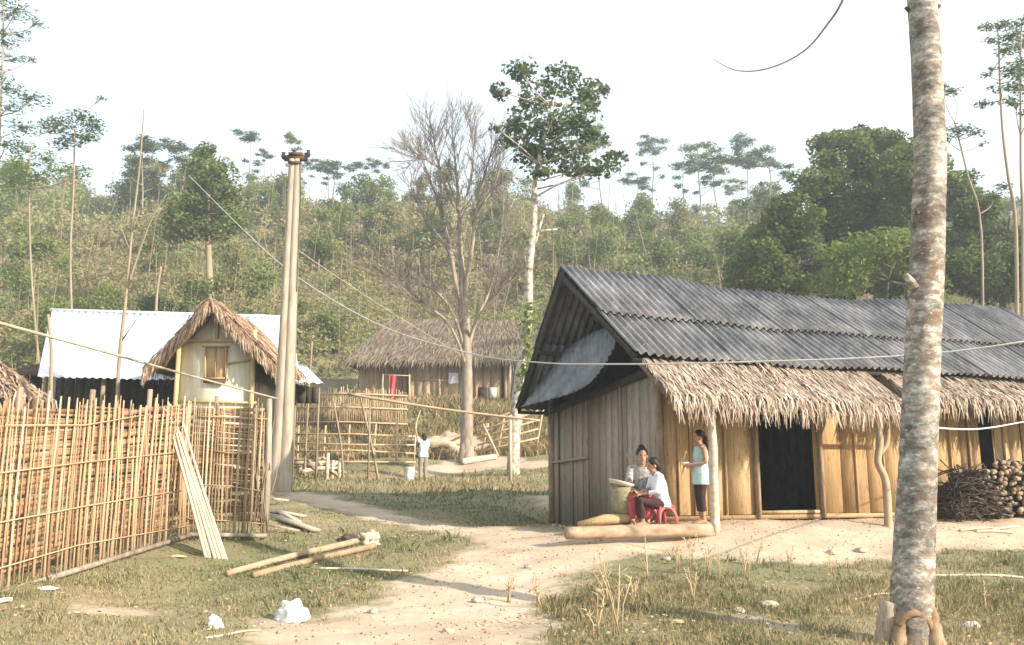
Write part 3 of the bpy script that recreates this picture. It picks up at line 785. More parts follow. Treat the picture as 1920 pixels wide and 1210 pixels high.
MB().tube([H(.25, -3.1, 2.70), H(5.6, -3.1, 2.72)], .04, 8).build('awning_rail', 'beam', house)
MB().tube([H(5.7, -2.9, 2.90), H(10.8, -2.9, 2.90)], .035, 8).build('awning_rail', 'beam', house)

# ------------------------------------------------------------------ house with the white metal roof, left
rng = random.Random(21)
E0, E1 = at(70, 706, 23), at(560, 717, 24.3); R0, R1 = at(97, 583, 27), at(548, 597, 28.1)
wh = thing('metal_roof_house', 'house with bright white corrugated metal roof behind the fence', 'house', on(300, 25.5))
fn = patch(R0, R1, E0, E1); m = MB(); corrugated(m, fn, fn.ulen, fn.slen, pitch=.2, amp=.02, sheet=1.05, rng=rng)
ro = solid(m.build('roof', 'white_metal', wh, smooth=True), .006)
B0, B1 = R0+(R0-E0)*V((1, 1, -1)) if False else at(118, 690, 31), at(552, 700, 32)
B0.z = B1.z = E0.z; B0.x = R0.x+(R0.x-E0.x); B1.x = R1.x+(R1.x-E1.x)
fn = patch(R1, R0, B1, B0); m = MB(); corrugated(m, fn, fn.ulen, fn.slen, pitch=.2, amp=.02, sheet=1.05, rng=rng)
solid(m.build('rear_sheets', 'white_metal', ro, smooth=True), .006)
m = MB(); m.tube([R0+V((-.05, 0, .03)), R1+V((.05, 0, .03))], .05, 8); m.build('ridge_cap', 'white_metal', ro)
# lower wing at the right end
W0, W1, W2, W3 = at(535, 676, 26), at(572, 686, 26.6), at(520, 714, 23.9), at(606, 719, 24.4)
fn = patch(W0, W1, W2, W3); m = MB(); corrugated(m, fn, fn.ulen*1.6, fn.slen, pitch=.2, amp=.025, sheet=1, rng=rng)
fn.ulen *= 1.6
m = MB(); corrugated(m, fn, fn.ulen, fn.slen, pitch=.22, amp=.025, sheet=1, rng=rng)
solid(m.build('wing_roof', 'white_metal', wh, smooth=True), .006)
def wall_line(mb, P, Q, zt0, zt1, rng, mat=None, wmin=.15, wmax=.3, zb=None):
    L = ((Q-P)*V((1, 1, 0))).length; d = ((Q-P)*V((1, 1, 0))).normalized(); nn = V((d.y, -d.x, 0))
    planks(mb, lambda s, z, o: V((P.x+d.x*s+nn.x*o, P.y+d.y*s+nn.y*o, z)), 0, L, lambda s: zb if zb is not None else gz(P.x+d.x*s, P.y+d.y*s), lambda s: lerp(zt0, zt1, s/L), rng, wmin, wmax, gap=.006)
a0, a1 = at(100, 800, 24.6), at(545, 800, 25.6); b0, b1 = at(118, 800, 29.6), at(550, 800, 30.6)
zt = E0.z+.5
m = MB(); wall_line(m, a0, a1, zt, zt, rng); m.build('front_wall', 'shaded_dark_wood', wh)  # eave shade on this wall is put into the wood colour
m = MB(); wall_line(m, b0, a0, zt, zt, rng); m.build('side_wall', 'shaded_dark_wood', wh)
m = MB(); wall_line(m, a1, b1, zt, zt, rng); m.build('side_wall', 'shaded_dark_wood', wh)
m = MB(); wall_line(m, b1, b0, zt, zt, rng); m.build('rear_wall', 'shaded_dark_wood', wh)
m = MB(); wall_line(m, at(535, 800, 25.0), at(596, 800, 25.1), W3.z+.06, W3.z-.03, rng, zb=at(560, 756, 25).z); m.build('wing_wall', 'shaded_dark_wood', wh)
for px in (548, 592):
    b = on(px, 25.1); MB().tube([b, V((b.x, b.y, W3.z-.05))], .03, 7).build('wing_post', 'bark_thin', wh)
for px, Y in ((180, 23.6), (330, 23.9), (480, 24.2)):
    b = on(px, Y); MB().tube([b, V((b.x, b.y, E0.z+.06))], .06, 8).build('veranda_post', 'bark_thin', wh)

# red-brown lean-to shed left of it
rs_ = thing('lean_to_shed', 'low dark shed with rusty red roof left of the white metal roof', 'shed', on(52, 26))
A, B, C_, D_ = at(28, 694, 27.5), at(74, 682, 27.5), at(20, 702, 25.5), at(76, 702, 25.5)
m = MB(); slab(m, A, B, C_, D_, .04, 6, 2, rng, .01); m.build('roof', 'rust', rs_)
m = MB(); wall_line(m, at(30, 800, 26), at(72, 800, 26), C_.z, C_.z+.05, rng); m.build('wall', 'shaded_dark_wood', rs_)
for px in (32, 70): b = on(px, 25.7); MB().tube([b, V((b.x, b.y, C_.z))], .06, 7).build('post', 'bark_thin', rs_)

# ------------------------------------------------------------------ small thatched gable hut in front of it
YH = 21.3
hut = thing('thatched_hut', 'small pale walled hut with steep shaggy thatch gable beside the concrete pole', 'hut', on(408, YH+1))
def hp(px, row, dy=0): return at(px, row, YH)+V((0, dy, 0))
zb = gz(hp(408, 800).x, YH)
cl, cr, ct = hp(338, 640), hp(478, 640), hp(408, 584)
wl = MB(); th = .06
vs = [V((cl.x, YH, zb-.05)), V((cr.x, YH, zb-.05)), cr, ct, cl]
wl.add(vs+[v+V((0, th, 0)) for v in vs], [(0, 1, 2, 3, 4), (9, 8, 7, 6, 5), (0, 5, 6, 1), (1, 6, 7, 2), (2, 7, 8, 3), (3, 8, 9, 4), (4, 9, 5, 0)])
wlo = wl.build('gable_wall', 'plaster', hut)
for xx in (cl.x+.03, cr.x-.03):
    MB().box((xx, YH+1.3, (zb+cl.z)/2), (.06, 2.4, cl.z-zb)).build('side_wall', 'shaded_dark_wood', hut)
for px in (338, 478):
    p = hp(px, 640); MB().tube([V((p.x, YH-.06, zb-.05)), V((p.x, YH-.06, p.z+.25))], .058, 8).build('corner_post', 'gold_bamboo', hut)
MB().tube([hp(332, 639, -.06), hp(484, 639, -.06)], .035, 8).build('tie_beam', 'gold_bamboo', hut)
MB().tube([hp(334, 753, -.06), hp(482, 756, -.06)], .03, 8).build('lower_rail', 'gold_bamboo', hut)
MB().tube([hp(426, 682, -.05), hp(474, 675, -.05)], .022, 8).build('side_rail', 'gold_bamboo', hut)
MB().tube([hp(408, 590, -.05), hp(408, 637, -.05)], .03, 8).build('king_post', 'gold_bamboo', hut)
wn = MB(); a, b = hp(386, 652), hp(425, 708); wn.box(((a.x+b.x)/2, YH-.012, (a.z+b.z)/2), (b.x-a.x, .03, a.z-b.z))
wno = wn.build('window', 'bamboo', hut)
fr = MB()
for (x0, r0, x1, r1) in ((380, 650, 430, 650), (380, 710, 430, 710), (386, 650, 386, 716), (425, 650, 425, 716), (405, 652, 405, 708)):
    fr.bar(hp(x0, r0, -.045), hp(x1, r1, -.045), .055, .03)
fr.build('window_frame', 'gold_bamboo', wno)
MB().bar(hp(384, 716, -.09), hp(424, 718, -.09), .06, .07).build('window_ledge', 'rust', wno)
pk = hp(408, 572); le = hp(287, 692); re_ = hp(520, 686)
mrt = None
for e, sgn in ((le, -1), (re_, 1)):
    e2 = V((e.x, YH, e.z))
    A = pk+V((0, -.55, 0)); B = pk+V((0, 2.6, 0)); C2 = e2+V((0, -.35, 0)); D2 = e2+V((0, 2.6, 0))
    m = MB(); slab(m, A, B, C2, D2, .16, 8, 8, rng, .05); s_o = m.build('thatch_slope', 'thatch_base', hut)
    b_ = MB(); thatch(b_, A, B, C2, D2, 12, 190, .40, .022, rng, droop=.8, fringe=1.8, rough=.08)
    # verge fringe hanging over the front edge
    for i in range(700):
        t = rng.uniform(0, 1.03); p = lerp(A, C2, t)+V((0, rng.uniform(-.06, .12), rng.uniform(-.16, .06)))
        L = rng.uniform(.14, .36); dn = (C2-A).normalized()
        q1 = p+(dn*.5+V((rng.uniform(-.25, .25), -rng.uniform(.05, .5), -.5))).normalized()*L*.5
        q2 = q1+(dn*.25+V((rng.uniform(-.25, .25), -.05, -1))).normalized()*L*.5
        b_.strip([p, q1, q2], [.02, .024, .006], V((1, rng.uniform(-.5, .5), 0)).normalized())
    b_.build('thatch_blades', 'thatch_red', s_o)

# thatched lean-to right behind the fence, far left
lt = thing('thatched_lean_to', 'orange brown thatch roof corner of a lean-to rising over the fence at the far left', 'lean-to', on(-60, 10.6))
A, B, C2, D2 = at(-190, 660, 10.9), at(-5, 690, 10.9), at(-130, 742, 9.9), at(96, 752, 9.9)
A = at(-260, 650, 11.2); B = at(-5, 682, 11.2); C2 = at(-260, 760, 9.75); D2 = at(100, 760, 9.75)
m = MB(); slab(m, A, B, C2, D2, .10, 8, 4, rng, .03); s_o = m.build('thatch_roof', 'thatch_base', lt)
b_ = MB(); thatch(b_, A, B, C2, D2, 8, 180, .34, .03, rng, droop=.8, fringe=1.5, rough=.05); b_.build('thatch_blades', 'thatch_red', s_o)
for p in (lerp(C2, D2, .1), lerp(C2, D2, .85), lerp(A, B, .1), lerp(A, B, .95)):
    p = p+(V((0, .12, 0)) if p.y < 10.5 else V((0, -.1, 0))); MB().tube([V((p.x, p.y, gz(p.x, p.y)-.1)), V((p.x, p.y, p.z-.1))], .05, 7).build('post', 'bark_thin', lt)

# ------------------------------------------------------------------ house on the bank behind
rng = random.Random(31)
YB = 42.5
bh = thing('bank_house', 'tan walled house with dull brown thatch roof on the bank behind the bare tree', 'house', on(815, YB+1))
E0, E1 = at(645, 680, YB-1.0), at(1010, 677, YB-.8); R0, R1 = at(735, 600, YB+2.6), at(1005, 604, YB+2.6)
m = MB(); slab(m, R0, R1, E0, E1, .2, 18, 6, rng, .06); s_o = m.build('thatch_roof', 'thatch_base', bh)
b_ = MB(); thatch(b_, R0, R1, E0, E1, 14, 380, .6, .05, rng, droop=.6, fringe=1.3, rough=.06); b_.build('thatch_blades', 'thatch_old', s_o)
BR0, BR1 = V((R0.x-.6, R0.y+3.6, E0.z)), V((R1.x+.4, R1.y+3.6, E0.z))
m = MB(); slab(m, R1, R0, BR1, BR0, .2, 10, 4, rng, .06); m.build('rear_thatch', 'thatch_old', bh)
m = MB(); slab(m, R0, R0+V((.05, .0, 0)), E0, BR0, .18, 4, 6, rng, .05); m.build('hip_thatch', 'thatch_old', bh)
zf = gz(at(800, 800, YB).x, YB)
pA, pB, pC, pD = at(672, 760, YB+.4), at(765, 760, YB+.4), at(765, 760, YB), at(952, 760, YB)
m = MB(); wall_line(m, pA, pB, E0.z+.6, E0.z+.6, rng, wmin=.12, wmax=.3); m.build('wall', 'wall_tan', bh)
m = MB(); wall_line(m, pC, pD, E0.z+.5, E0.z+.5, rng, wmin=.2, wmax=.5)
wo_ = m.build('wall', 'wall_tan', bh)
m = MB(); wall_line(m, pD, pD+V((.3, 4.5, 0)), E0.z+.4, E0.z+.4, rng); m.build('side_wall', 'plank_grey', bh)
m = MB(); wall_line(m, pA+V((0, 4.5, 0)), pA, E0.z+.4, E0.z+.4, rng); m.build('side_wall', 'shaded_dark_wood', bh)
m = MB(); wall_line(m, pD+V((0, 4.5, 0)), pA+V((0, 4.5, 0)), E0.z+.4, E0.z+.4, rng); m.build('rear_wall', 'shaded_dark_wood', bh)
def bpt(px, row, dy=-.06): return at(px, row, YB)+V((0, dy, 0))
for px in (768, 824, 870, 893, 948):
    a = bpt(px, 756); MB().tube([V((a.x, a.y, zf-.1)), bpt(px, 682)], .07, 7).build('post', 'bamboo', bh)
MB().tube([bpt(768, 711), bpt(862, 715)], .05, 7).build('wall_rail', 'bamboo', bh)
a, b = bpt(894, 727, -.03), bpt(914, 748, -.03)
MB().box(((a.x+b.x)/2, YB-.045, (a.z+b.z)/2), (b.x-a.x, .05, a.z-b.z)).build('window', 'shaded_dark_wood', bh)
a, b = bpt(918, 727), bpt(931, 748)
MB().box(((a.x+b.x)/2, YB-.045, (a.z+b.z)/2), (b.x-a.x, .05, a.z-b.z)).build('window_shutter', 'plastic_white', bh)
a, b = bpt(940, 690), bpt(949, 748)
MB().box(((a.x+b.x)/2, YB-.045, (a.z+b.z)/2), (b.x-a.x, .05, a.z-b.z)).build('doorway', 'shaded_dark_wood', bh)
def cloth(name, label, cat, p, q, drop, mat, rng, group=None):
    m = MB(); n = 12; k = 8
    for lay in (0, 1):
        for j in range(k+1):
            for i in range(n+1):
                s = i/n; t = j/k
                x = lerp(p, q, s)+V((0, .04*math.sin(s*9+t*2)-(.02 if lay else 0), -drop*t*(1+.06*math.sin(s*7))))
                m.v.append(tuple(x))
    N = (n+1)*(k+1)
    for j in range(k):
        for i in range(n):
            a = j*(n+1)+i; m.f.append((a, a+n+1, a+n+2, a+1)); m.f.append((N+a, N+a+1, N+a+n+2, N+a+n+1))
    return tag(m.build(name, mat, None, loc=(p+q)/2, smooth=True), label, cat, group)
MB_line = MB().tube([at(716, 703, YB-.9), at(770, 705, YB-.9)], .025, 6)
for px in (718, 768):
    q = at(px, 704, YB-.9); MB_line.tube([V((q.x, q.y, gz(q.x, q.y)-.05)), q+V((0, 0, .05))], .03, 6)
tag(MB_line.build('drying_rack', 'bamboo', None, loc=at(743, 704, YB-.9)), 'bamboo drying pole on two stakes before the bank house holding red cloth', 'drying rack')
cloth('hanging_cloth', 'long red cloth hanging from a pole before the bank house', 'cloth', at(730, 704, YB-.92), at(744, 705, YB-.92), 1.4, 'cloth_red', rng)
cloth('hanging_cloth', 'small white cloth hanging on the tan wall of the bank house', 'cloth', bpt(842, 700, -.2), bpt(860, 701, -.2), .5, 'shirt_white', rng)
# ------------------------------------------------------------------ woven bamboo fences, left
def woven_fence(name, label, P, Q, htop0, htop1, picket_mat, pitch, rng, nrail, base=True):
    root = thing(name, label, 'fence', (P+Q)/2)
    L = (Q-P).length; d = (Q-P)*V((1, 1, 0)); d.normalize(); nn = V((d.y, -d.x, 0))
    def pos(s, h, o): x = P.x+d.x*s+nn.x*o; y = P.y+d.y*s+nn.y*o; return V((x, y, lerp(P.z, Q.z, s/L)+h))
    pk = MB(); s = 0
    while s < L:
        r = rng.choice((.007, .009, .011, .014, .017)); h = lerp(htop0, htop1, s/L)+rng.gauss(-.03, .06); ln = rng.gauss(0, .025); o = rng.uniform(.0, .02)
        b0 = -.04 if rng.random() < .8 else rng.uniform(.1, .5)
        k = [pos(s, b0, o), pos(s+ln*.5+rng.gauss(0, .008), h*.5, o+rng.gauss(0, .008)), pos(s+ln, h, o+rng.gauss(0, .015))]
        pk.tube(k, [r, r*.9, r*.6], 5); s += pitch*rng.uniform(.45, 1.5)
    pk.build('pickets', picket_mat, root)
    sl = MB(); z = .24
    while z < htop0-.1:
        s = rng.uniform(-.3, 0)
        while s < L:
            l_ = rng.uniform(.5, 1.6); a = max(0, s); b = min(L, s+l_)
            if b-a > .1 and rng.random() < .95:
                t = rng.gauss(0, .02); wd_ = rng.uniform(.022, .05); o1 = -.016+rng.uniform(-.008, .004)
                sl.bar(pos(a, z+t, o1), pos(b, z-t+rng.gauss(0, .012), o1), wd_, .006, V((0, 0, 1)) if False else nn)
            s += l_
        z += rng.uniform(.024, .036)
    sl.build('woven_slats', 'slat_back', root)
    for k in range(nrail):
        h = htop0*(.15+.72*k/max(1, nrail-1)); sa, sb_ = (-.03, L+.03) if k == 0 else sorted((rng.uniform(-.03, .5)*L*.6, L*rng.uniform(.6, 1.02)))
        MB().tube([pos(sa, h, .030), pos((sa+sb_)/2, h+rng.gauss(0, .03), .034), pos(sb_, h+rng.gauss(0, .05), .030)], .007, 6).build('rail', picket_mat, root)
    if base: MB().tube([pos(-.05, .075, .055), pos(L+.02, .07, .055)], .030, 8).build('base_pole', 'bark_brown', root)
    s = .25
    while s < L:
        MB().tube([pos(s, -.2, -.06), pos(s+.02, htop0+rng.uniform(-.1, .12), -.05)], .03, 7).build('post', 'bark_thin', root); s += 1.15
    return root, pos
rng = random.Random(41)
c0 = at(350, 1014, 11.8); c0.z = gz(c0.x, c0.y)
s0 = at(-230, 1170, 7.1); s0.z = gz(s0.x, s0.y)
m0 = at(0, 1108, 8.3)
woven_fence('bamboo_fence', 'sunlit tan woven bamboo fence with ragged top running along the left edge', s0, c0, 1.80, 1.80, 'bamboo', .058, rng, 4)
c1 = at(494, 1017, 12.3); c1.z = gz(c1.x, c1.y)
r2, pos2 = woven_fence('bamboo_fence', 'greyer end panel of bamboo fence facing the viewer beside the concrete pole', c0+V((.03, -.02, 0)), c1, 1.80, 1.78, 'bamboo_grey', .036, rng, 4)
MB().tube([c1-V((0, 0, .15)), c1+V((.02, 0, .9)), c1+V((-.01, 0, 1.88))], [.05, .045, .04], 8).build('end_post', 'bark_brown', r2)
m = MB()
for i in range(26):
    a = c1+V((rng.uniform(-.1, .06), rng.uniform(-.08, .05), rng.uniform(0, 1.0))); b = a+V((rng.uniform(-.16, .14), rng.uniform(-.1, .1), rng.uniform(.4, .9)))
    m.tube([a, (a+b)/2+V((rng.uniform(-.03, .03), 0, 0)), b], [.008, .007, .004], 4)
m.build('tied_twigs', 'bark_thin', r2)
# peeled poles leaning on the corner
for i in range(6):
    a = at((386, 393, 403, 411, 418, 424)[i], 1050+rng.uniform(-6, 6), 10.9+i*.02); a.z = gz(a.x, a.y)-.01
    b = at((309, 315, 321, 318, 331, 336)[i], 762+(0, -8, 14, -4, 30, 8)[i], 11.47+.02*i)
    k = curve_pts([a, lerp(a, b, .5)+V((rng.uniform(-.01, .01), 0, -.01)), b], 4)
    tag(MB().tube(k, radii(k, .021, .013), 8).build('bamboo_pole', 'pale_bamboo', None, loc=a, smooth=True), 'pale peeled bamboo pole in the bundle leaning on the fence corner', 'pole', 'peeled bamboo poles leaning on the fence')

# ------------------------------------------------------------------ concrete power pole and lines
pb = on(528, 19); ptp = at(554, 300, 19)
cp_ = thing('concrete_pole', 'tall tapering grooved concrete power pole behind the fence end', 'power pole', pb)
b0 = pb-V((0, 0, .3)); tp = ptp
def prof(c, wx, wy):
    g = wx*.07; e = wy*.035
    return [c+V((x, y, 0)) for x, y in ((-wx/2, -wy/2), (-g, -wy/2), (-g*.7, -wy/2+e), (g*.7, -wy/2+e), (g, -wy/2), (wx/2, -wy/2), (wx/2, wy/2), (g, wy/2), (g*.7, wy/2-e), (-g*.7, wy/2-e), (-g, wy/2), (-wx/2, wy/2))]
m = MB(); n = 24; k0 = 0
for i in range(n+1):
    t = i/n; m.v += [tuple(p) for p in prof(lerp(b0, tp, t), lerp(.39, .22, t), lerp(.36, .2, t))]
for i in range(n):
    for j in range(12):
        a = i*12+j; b = i*12+(j+1) % 12; m.f.append((a, b, b+12, a+12))
m.f.append(tuple(n*12+j for j in range(12)))
m.build('shaft', 'concrete', cp_)
m = MB(); m.box(tp+V((.0, -.02, .03)), (.50, .16, .09)); m.box(tp+V((.02, -.05, .10)), (.30, .14, .07)); m.box(tp+V((0, -.12, -.1)), (.26, .05, .05))
m.build('cross_arm', 'rust', cp_)
for dx in (-.25, -.02, .24, .29):
    q = tp+V((dx, -.06, .06+rng.uniform(-.03, .05))); MB().tube([q-V((0, 0, .06)), q, q+V((0, 0, .05)), q+V((0, 0, .09))], [.03, .055, .035, .045], 9).build('insulator', 'iron', cp_)
MB().tube([tp+V((.13, -.1, -.1)), tp+V((.16, -.1, -.9)), lerp(tp, b0, .28)+V((.17, -.12, 0)), lerp(tp, b0, .4)+V((.18, -.14, 0))], .012, 5).build('hanging_wire', 'iron', cp_)

def cable(name, label, cat, pts, r, mat):
    k = curve_pts([at(*p) if not isinstance(p, V) else p for p in pts], 8)
    return tag(MB().tube(k, r, 6).build(name, mat, None, loc=k[0], smooth=True), label, cat)
cable('overhead_cable', 'long sagging overhead cable from the dark tree past the pole to the long house roof', 'cable',
      [(355, 330, 45), (445, 420, 36), (545, 510, 30), (700, 604, 23), (870, 660, 18.5), (1000, 679, 15.6), (1150, 683, 13.0), (1400, 679, 11.7), (1700, 667, 10.8), (1920, 641, 10.2), (2300, 575, 9.5)], .0125, 'cable_pale')
cable('overhead_cable', 'thick tan cable sloping from the left edge over the fence to the concrete pole', 'cable',
      [(-900, 330, 6.6), (-220, 545, 8.7), (0, 606, 10), (200, 661, 12), (350, 703, 14.4), (520, 748, 18.7)], .019, 'cable')
cable('overhead_cable', 'thin faint wire from the concrete pole down to the bare tree', 'cable',
      [(562, 472, 19), (640, 525, 22), (740, 590, 26.5), (868, 668, 32.8)], .011, 'cable')
tr_at = at(1752, 802, 7.75)
cable('clothesline', 'slack pale cord tied from the near trunk across to the right house wall', 'cord',
      [tr_at, at(1800, 805, 8.6), at(1850, 803, 10), at(1920, 791, 12), at(2040, 768, 15.5)], .009, 'cable_pale')
# bamboo water pipe on two stakes
wp = thing('bamboo_pipe', 'long pale bamboo pipe carried level on stakes before the bank house', 'pipe', on(957, 27))
a, b = at(652, 739, 27.5), at(1012, 789, 26.6); k = curve_pts([a, lerp(a, b, .5)+V((0, 0, -.06)), b], 6)
MB().tube(k, radii(k, .042, .034), 8).build('pipe', 'bamboo', wp)
for px, row, Y in ((957, 778, 26.75), (690, 744, 27.4)):
    g = on(px, Y); q = at(px, row, Y); MB().tube([g-V((0, 0, .1)), V((g.x, g.y+.02, q.z))], .05 if px > 900 else .03, 7).build('stake', 'pale_bamboo' if px > 900 else 'bark_thin', wp)

# ------------------------------------------------------------------ fences on the slope
rng = random.Random(51)
pf = thing('paddock_fence', 'yellowish bamboo rail fence at the foot of the bank behind the waving man', 'fence', on(660, 32))
for px in (556, 604, 650, 698, 742, 775):
    g = on(px, 31.6+(px-556)*.003); MB().tube([g-V((0, 0, .1)), g+V((rng.gauss(0, .05), 0, 1.45))], .035, 6).build('post', 'bamboo', pf)
for r in (806, 822, 838, 854, 866):
    m = MB(); a, b = at(550, r, 31.5), at(780, r+5, 32.1); a.z = gz(a.x, a.y)+(869-r)/1700*31.5; b.z = a.z-.05
    m.tube([a, lerp(a, b, .5)+V((0, 0, rng.gauss(0, .05))), b], .03, 6); m.build('rail', 'bamboo', pf)
hf = thing('slat_fence', 'fine upright slat fence on the slope below the bank house', 'fence', on(640, 38.5))
m = MB(); YF = gp(650, 812, 30, 41).y; x = at(552, 800, YF).x; x1 = at(765, 800, YF+.5).x
while x < x1:
    y = YF+(x+9)*.1; g = gz(x, y); h = 1.75+rng.gauss(0, .1); m.bar(V((x, y, g-.05)), V((x+rng.gauss(0, .03), y, g+h)), rng.uniform(.03, .06), .02, V((1, 0, 0))); x += rng.uniform(.05, .085)
m.build('slats', 'bamboo', hf)
for hh in (.35, .95, 1.5):
    xs_ = [at(552, 800, YF).x, at(650, 800, YF+.3).x, x1]; m = MB().tube([V((x_, YF-.07+(x_+9)*.1, gz(x_, YF+(x_+9)*.1)+hh)) for x_ in xs_], .03, 5); m.build('rail', 'bamboo', hf)
lf = thing('rail_fence', 'small leaning bamboo rail fence between the bare tree and the long house', 'fence', on(955, 34))
for i, px in enumerate((900, 930, 965, 1004)):
    g = on(px, 34.3); MB().tube([g-V((0, 0, .1)), g+V((.3, 0, 1.25+.12*i))], .04, 6).build('post', 'bamboo', lf)
for h in (.2, .45, .7, .95, 1.2):
    a, b = on(894, 34.25, h), on(1010, 34.25, h*1.35+.25); MB().tube([a, b], .035, 6).build('rail', 'bamboo', lf)
for px in (905,):
    a, b = on(905, 34.1, 1.25), on(935, 34.0, .0); MB().tube([a, b], .045, 6).build('brace', 'pale_bamboo', lf)

# ------------------------------------------------------------------ things on the ground
def log(name, label, p, q, r0, r1, mat, group=None, cat='log', n=9, bend=.02, lift=True):
    p, q = V(p), V(q)
    if lift: p.z += r0; q.z += r1
    k = curve_pts([p, lerp(p, q, .35)+V((rng.uniform(-bend, bend), rng.uniform(-bend, bend), rng.uniform(0, bend))), lerp(p, q, .7)+V((rng.uniform(-bend, bend), rng.uniform(-bend, bend), rng.uniform(0, bend))), q], 4)
    return tag(MB().tube(k, radii(k, r0, r1), n, jit=.06, rng=rng).build(name, mat, None, loc=p), label, cat, group)
log('long_pole', 'long grey brown pole lying on the grass, upper of two by the broken stump', gp(425, 1082), gp(682, 1018), .035, .045, 'log', None, 'pole')
log('long_pole', 'long grey brown pole lying on the grass, lower of two by the broken stump', gp(474, 1086), gp(702, 1030), .035, .04, 'log', None, 'pole')
log('stick', 'thin white stick lying across the grass below the two long poles', gp(597, 1070), gp(765, 1074), .014, .012, 'pale_bamboo', None, 'stick')
log('stick', 'short white stick by the fence foot at the left edge', gp(-6, 1136), gp(22, 1130), .022, .02, 'pale_bamboo', None, 'stick')
log('stick', 'fallen pale branch on the grass right of the near trunk', gp(1745, 1084), gp(1918, 1086), .016, .012, 'pale_bamboo', None, 'stick')
log('stick', 'thin curved pale twig on the grass at the bottom left of the path', gp(385, 1202), gp(490, 1184), .010, .006, 'pale_bamboo', None, 'stick')
log('stick', 'short pale stick in the grass left of the near trunk', gp(1600, 1128), gp(1668, 1116), .010, .008, 'pale_bamboo', None, 'stick')
# broken stump of wood at the poles' end
def chunk(name, label, cat, p, size, mat, seed, rough=.35, group=None):
    r = random.Random(seed); m = MB(); m.ball((0, 0, 0), 1, 26, 18)
    vs = []
    for v in m.v:
        q = V(v); k = 1+rough*mnoise.noise(q*1.7+V((seed, 0, 0)))+rough*.5*mnoise.noise(q*4+V((0, seed, 0)))+rough*.3*abs(mnoise.noise(q*8+V((0, 0, seed))))
        vs.append((q.x*k*size[0]+p[0], q.y*k*size[1]+p[1], max(q.z*k, -.55)*size[2]+p[2]+size[2]*.45))
    m.v = vs
    return tag(m.build(name, mat, None, loc=p, smooth=True), label, cat, group)
g = gp(690, 1020)
chunk('wood_stump', 'broken white and brown wood stump at the end of the two long poles', 'stump', g, (.15, .10, .09), 'log_pale', 3, 1.1)
g2_ = gp(655, 1016)
chunk('wood_chunk', 'dark rotten wood chunk beside the broken white stump', 'wood chunk', g2_, (.12, .1, .06), 'brush', 5, .6)
chunk('plastic_bag', 'crumpled white plastic bag in the grass beside the path', 'bag', gp(547, 1166), (.125, .10, .11), 'plastic_white', 8, .6)
chunk('plastic_bag', 'small torn white plastic bag left of the bigger bag', 'bag', gp(402, 1178), (.055, .05, .06), 'plastic_white', 9, .7)
chunk('paper_scrap', 'flat whitish paper scrap lying near the fence foot', 'litter', gp(85, 1108), (.10, .07, .02), 'plastic_white', 11, .5)
chunk('paper_scrap', 'small whitish scrap in the grass right of the near trunk', 'litter', gp(1822, 1178), (.075, .06, .03), 'plastic_white', 12, .5)
chunk('leaf_scrap', 'pale dry leaf scrap below the leaning peeled poles', 'litter', gp(330, 1046), (.10, .05, .015), 'dry_stalk', 13, .5)
chunk('leaf_scrap', 'pale crumpled leaf scrap on the grass right of the wide path', 'litter', gp(1270, 1170), (.06, .05, .02), 'dry_stalk', 14, .5)
rk = ['rounded pale stone half sunk in the path', 'small pale stone on the path']
for i, (px, row, s_) in enumerate([(990, 1066, .05), (895, 1130, .06), (1250, 1052, .05), (1120, 1115, .06), (840, 1190, .05), (1440, 1140, .09), (1560, 1040, .07), (1385, 1150, .06), (1615, 1036, .08), (700, 1150, .05)]):
    chunk('stone', 'small pale stone lying along the bare earth path', 'stone', gp(px, row), (s_, s_*.8, s_*.55), 'stone', 20+i, .35, 'stones along the path')
# plank rubbish by the pole foot
for i, (a, b, c, d_, w_) in enumerate([(505, 962, 570, 972, .06), (508, 975, 592, 1000, .075), (520, 968, 560, 986, .04), (505, 1000, 560, 1004, .05), (512, 950, 538, 946, .05)]):
    p, q = gp(a, b), gp(c, d_); tag(MB().bar(p+V((0, 0, .05+.02*i)), q+V((0, 0, .03+.01*i)), w_*2, .03).build('plank', 'log_pale' if i % 2 == 0 else 'plank_grey', None, loc=p),
        ['pale plank end poking from the fence end', 'long pale plank on top of the rubbish by the fence end', 'short pale slat on the plank rubbish', 'grey plank lying lowest by the fence end', 'small grey plank nearest the pole foot'][i], 'plank', 'planks dumped by the fence end')
# cut firewood behind the pole
for i in range(26):
    px = rng.uniform(552, 640); row = rng.uniform(878, 900); p = gp(px, row, 20, 32); h = rng.uniform(.02, .35)*(1-abs(px-600)/70)
    a = rng.uniform(0, math.pi); L = rng.uniform(.3, .6); d_ = V((math.cos(a), math.sin(a)*.6, rng.uniform(-.1, .35)))*L*.5; r = rng.uniform(.04, .08)
    c_ = p+V((0, 0, r+max(h, 0)+abs(d_.z))); tag(MB().tube([c_-d_, c_+d_], [r, r*.9], 7, jit=.12, rng=rng).build('firewood_log', rng.choice(('log_pale', 'log', 'log_pale', 'bark_brown')), None, loc=c_), 'cut firewood log in the loose heap behind the concrete pole', 'log', 'firewood heap behind the concrete pole')
for px, row, h in ((612, 900, .75), (622, 898, .55), (635, 896, .6)):
    p = gp(px, row, 20, 32); tag(MB().tube([p-V((0, 0, .1)), p+V((.02, 0, h))], [.07, .05], 7, jit=.1, rng=rng).build('wood_stake', 'log_pale', None, loc=p), 'upright pale wood stake in the firewood heap', 'stake', 'stakes in the firewood heap')
log('fallen_log', 'short fallen pale log at the foot of the bare tree', gp(866, 873, 24, 40), gp(930, 862, 24, 40), .12, .10, 'log_pale')
chunk('earth_mound', 'pale rounded heap of earth beside the bare tree foot', 'mound', on(835, 35.2), (1.0, .6, .45), 'earth', 31, .6)
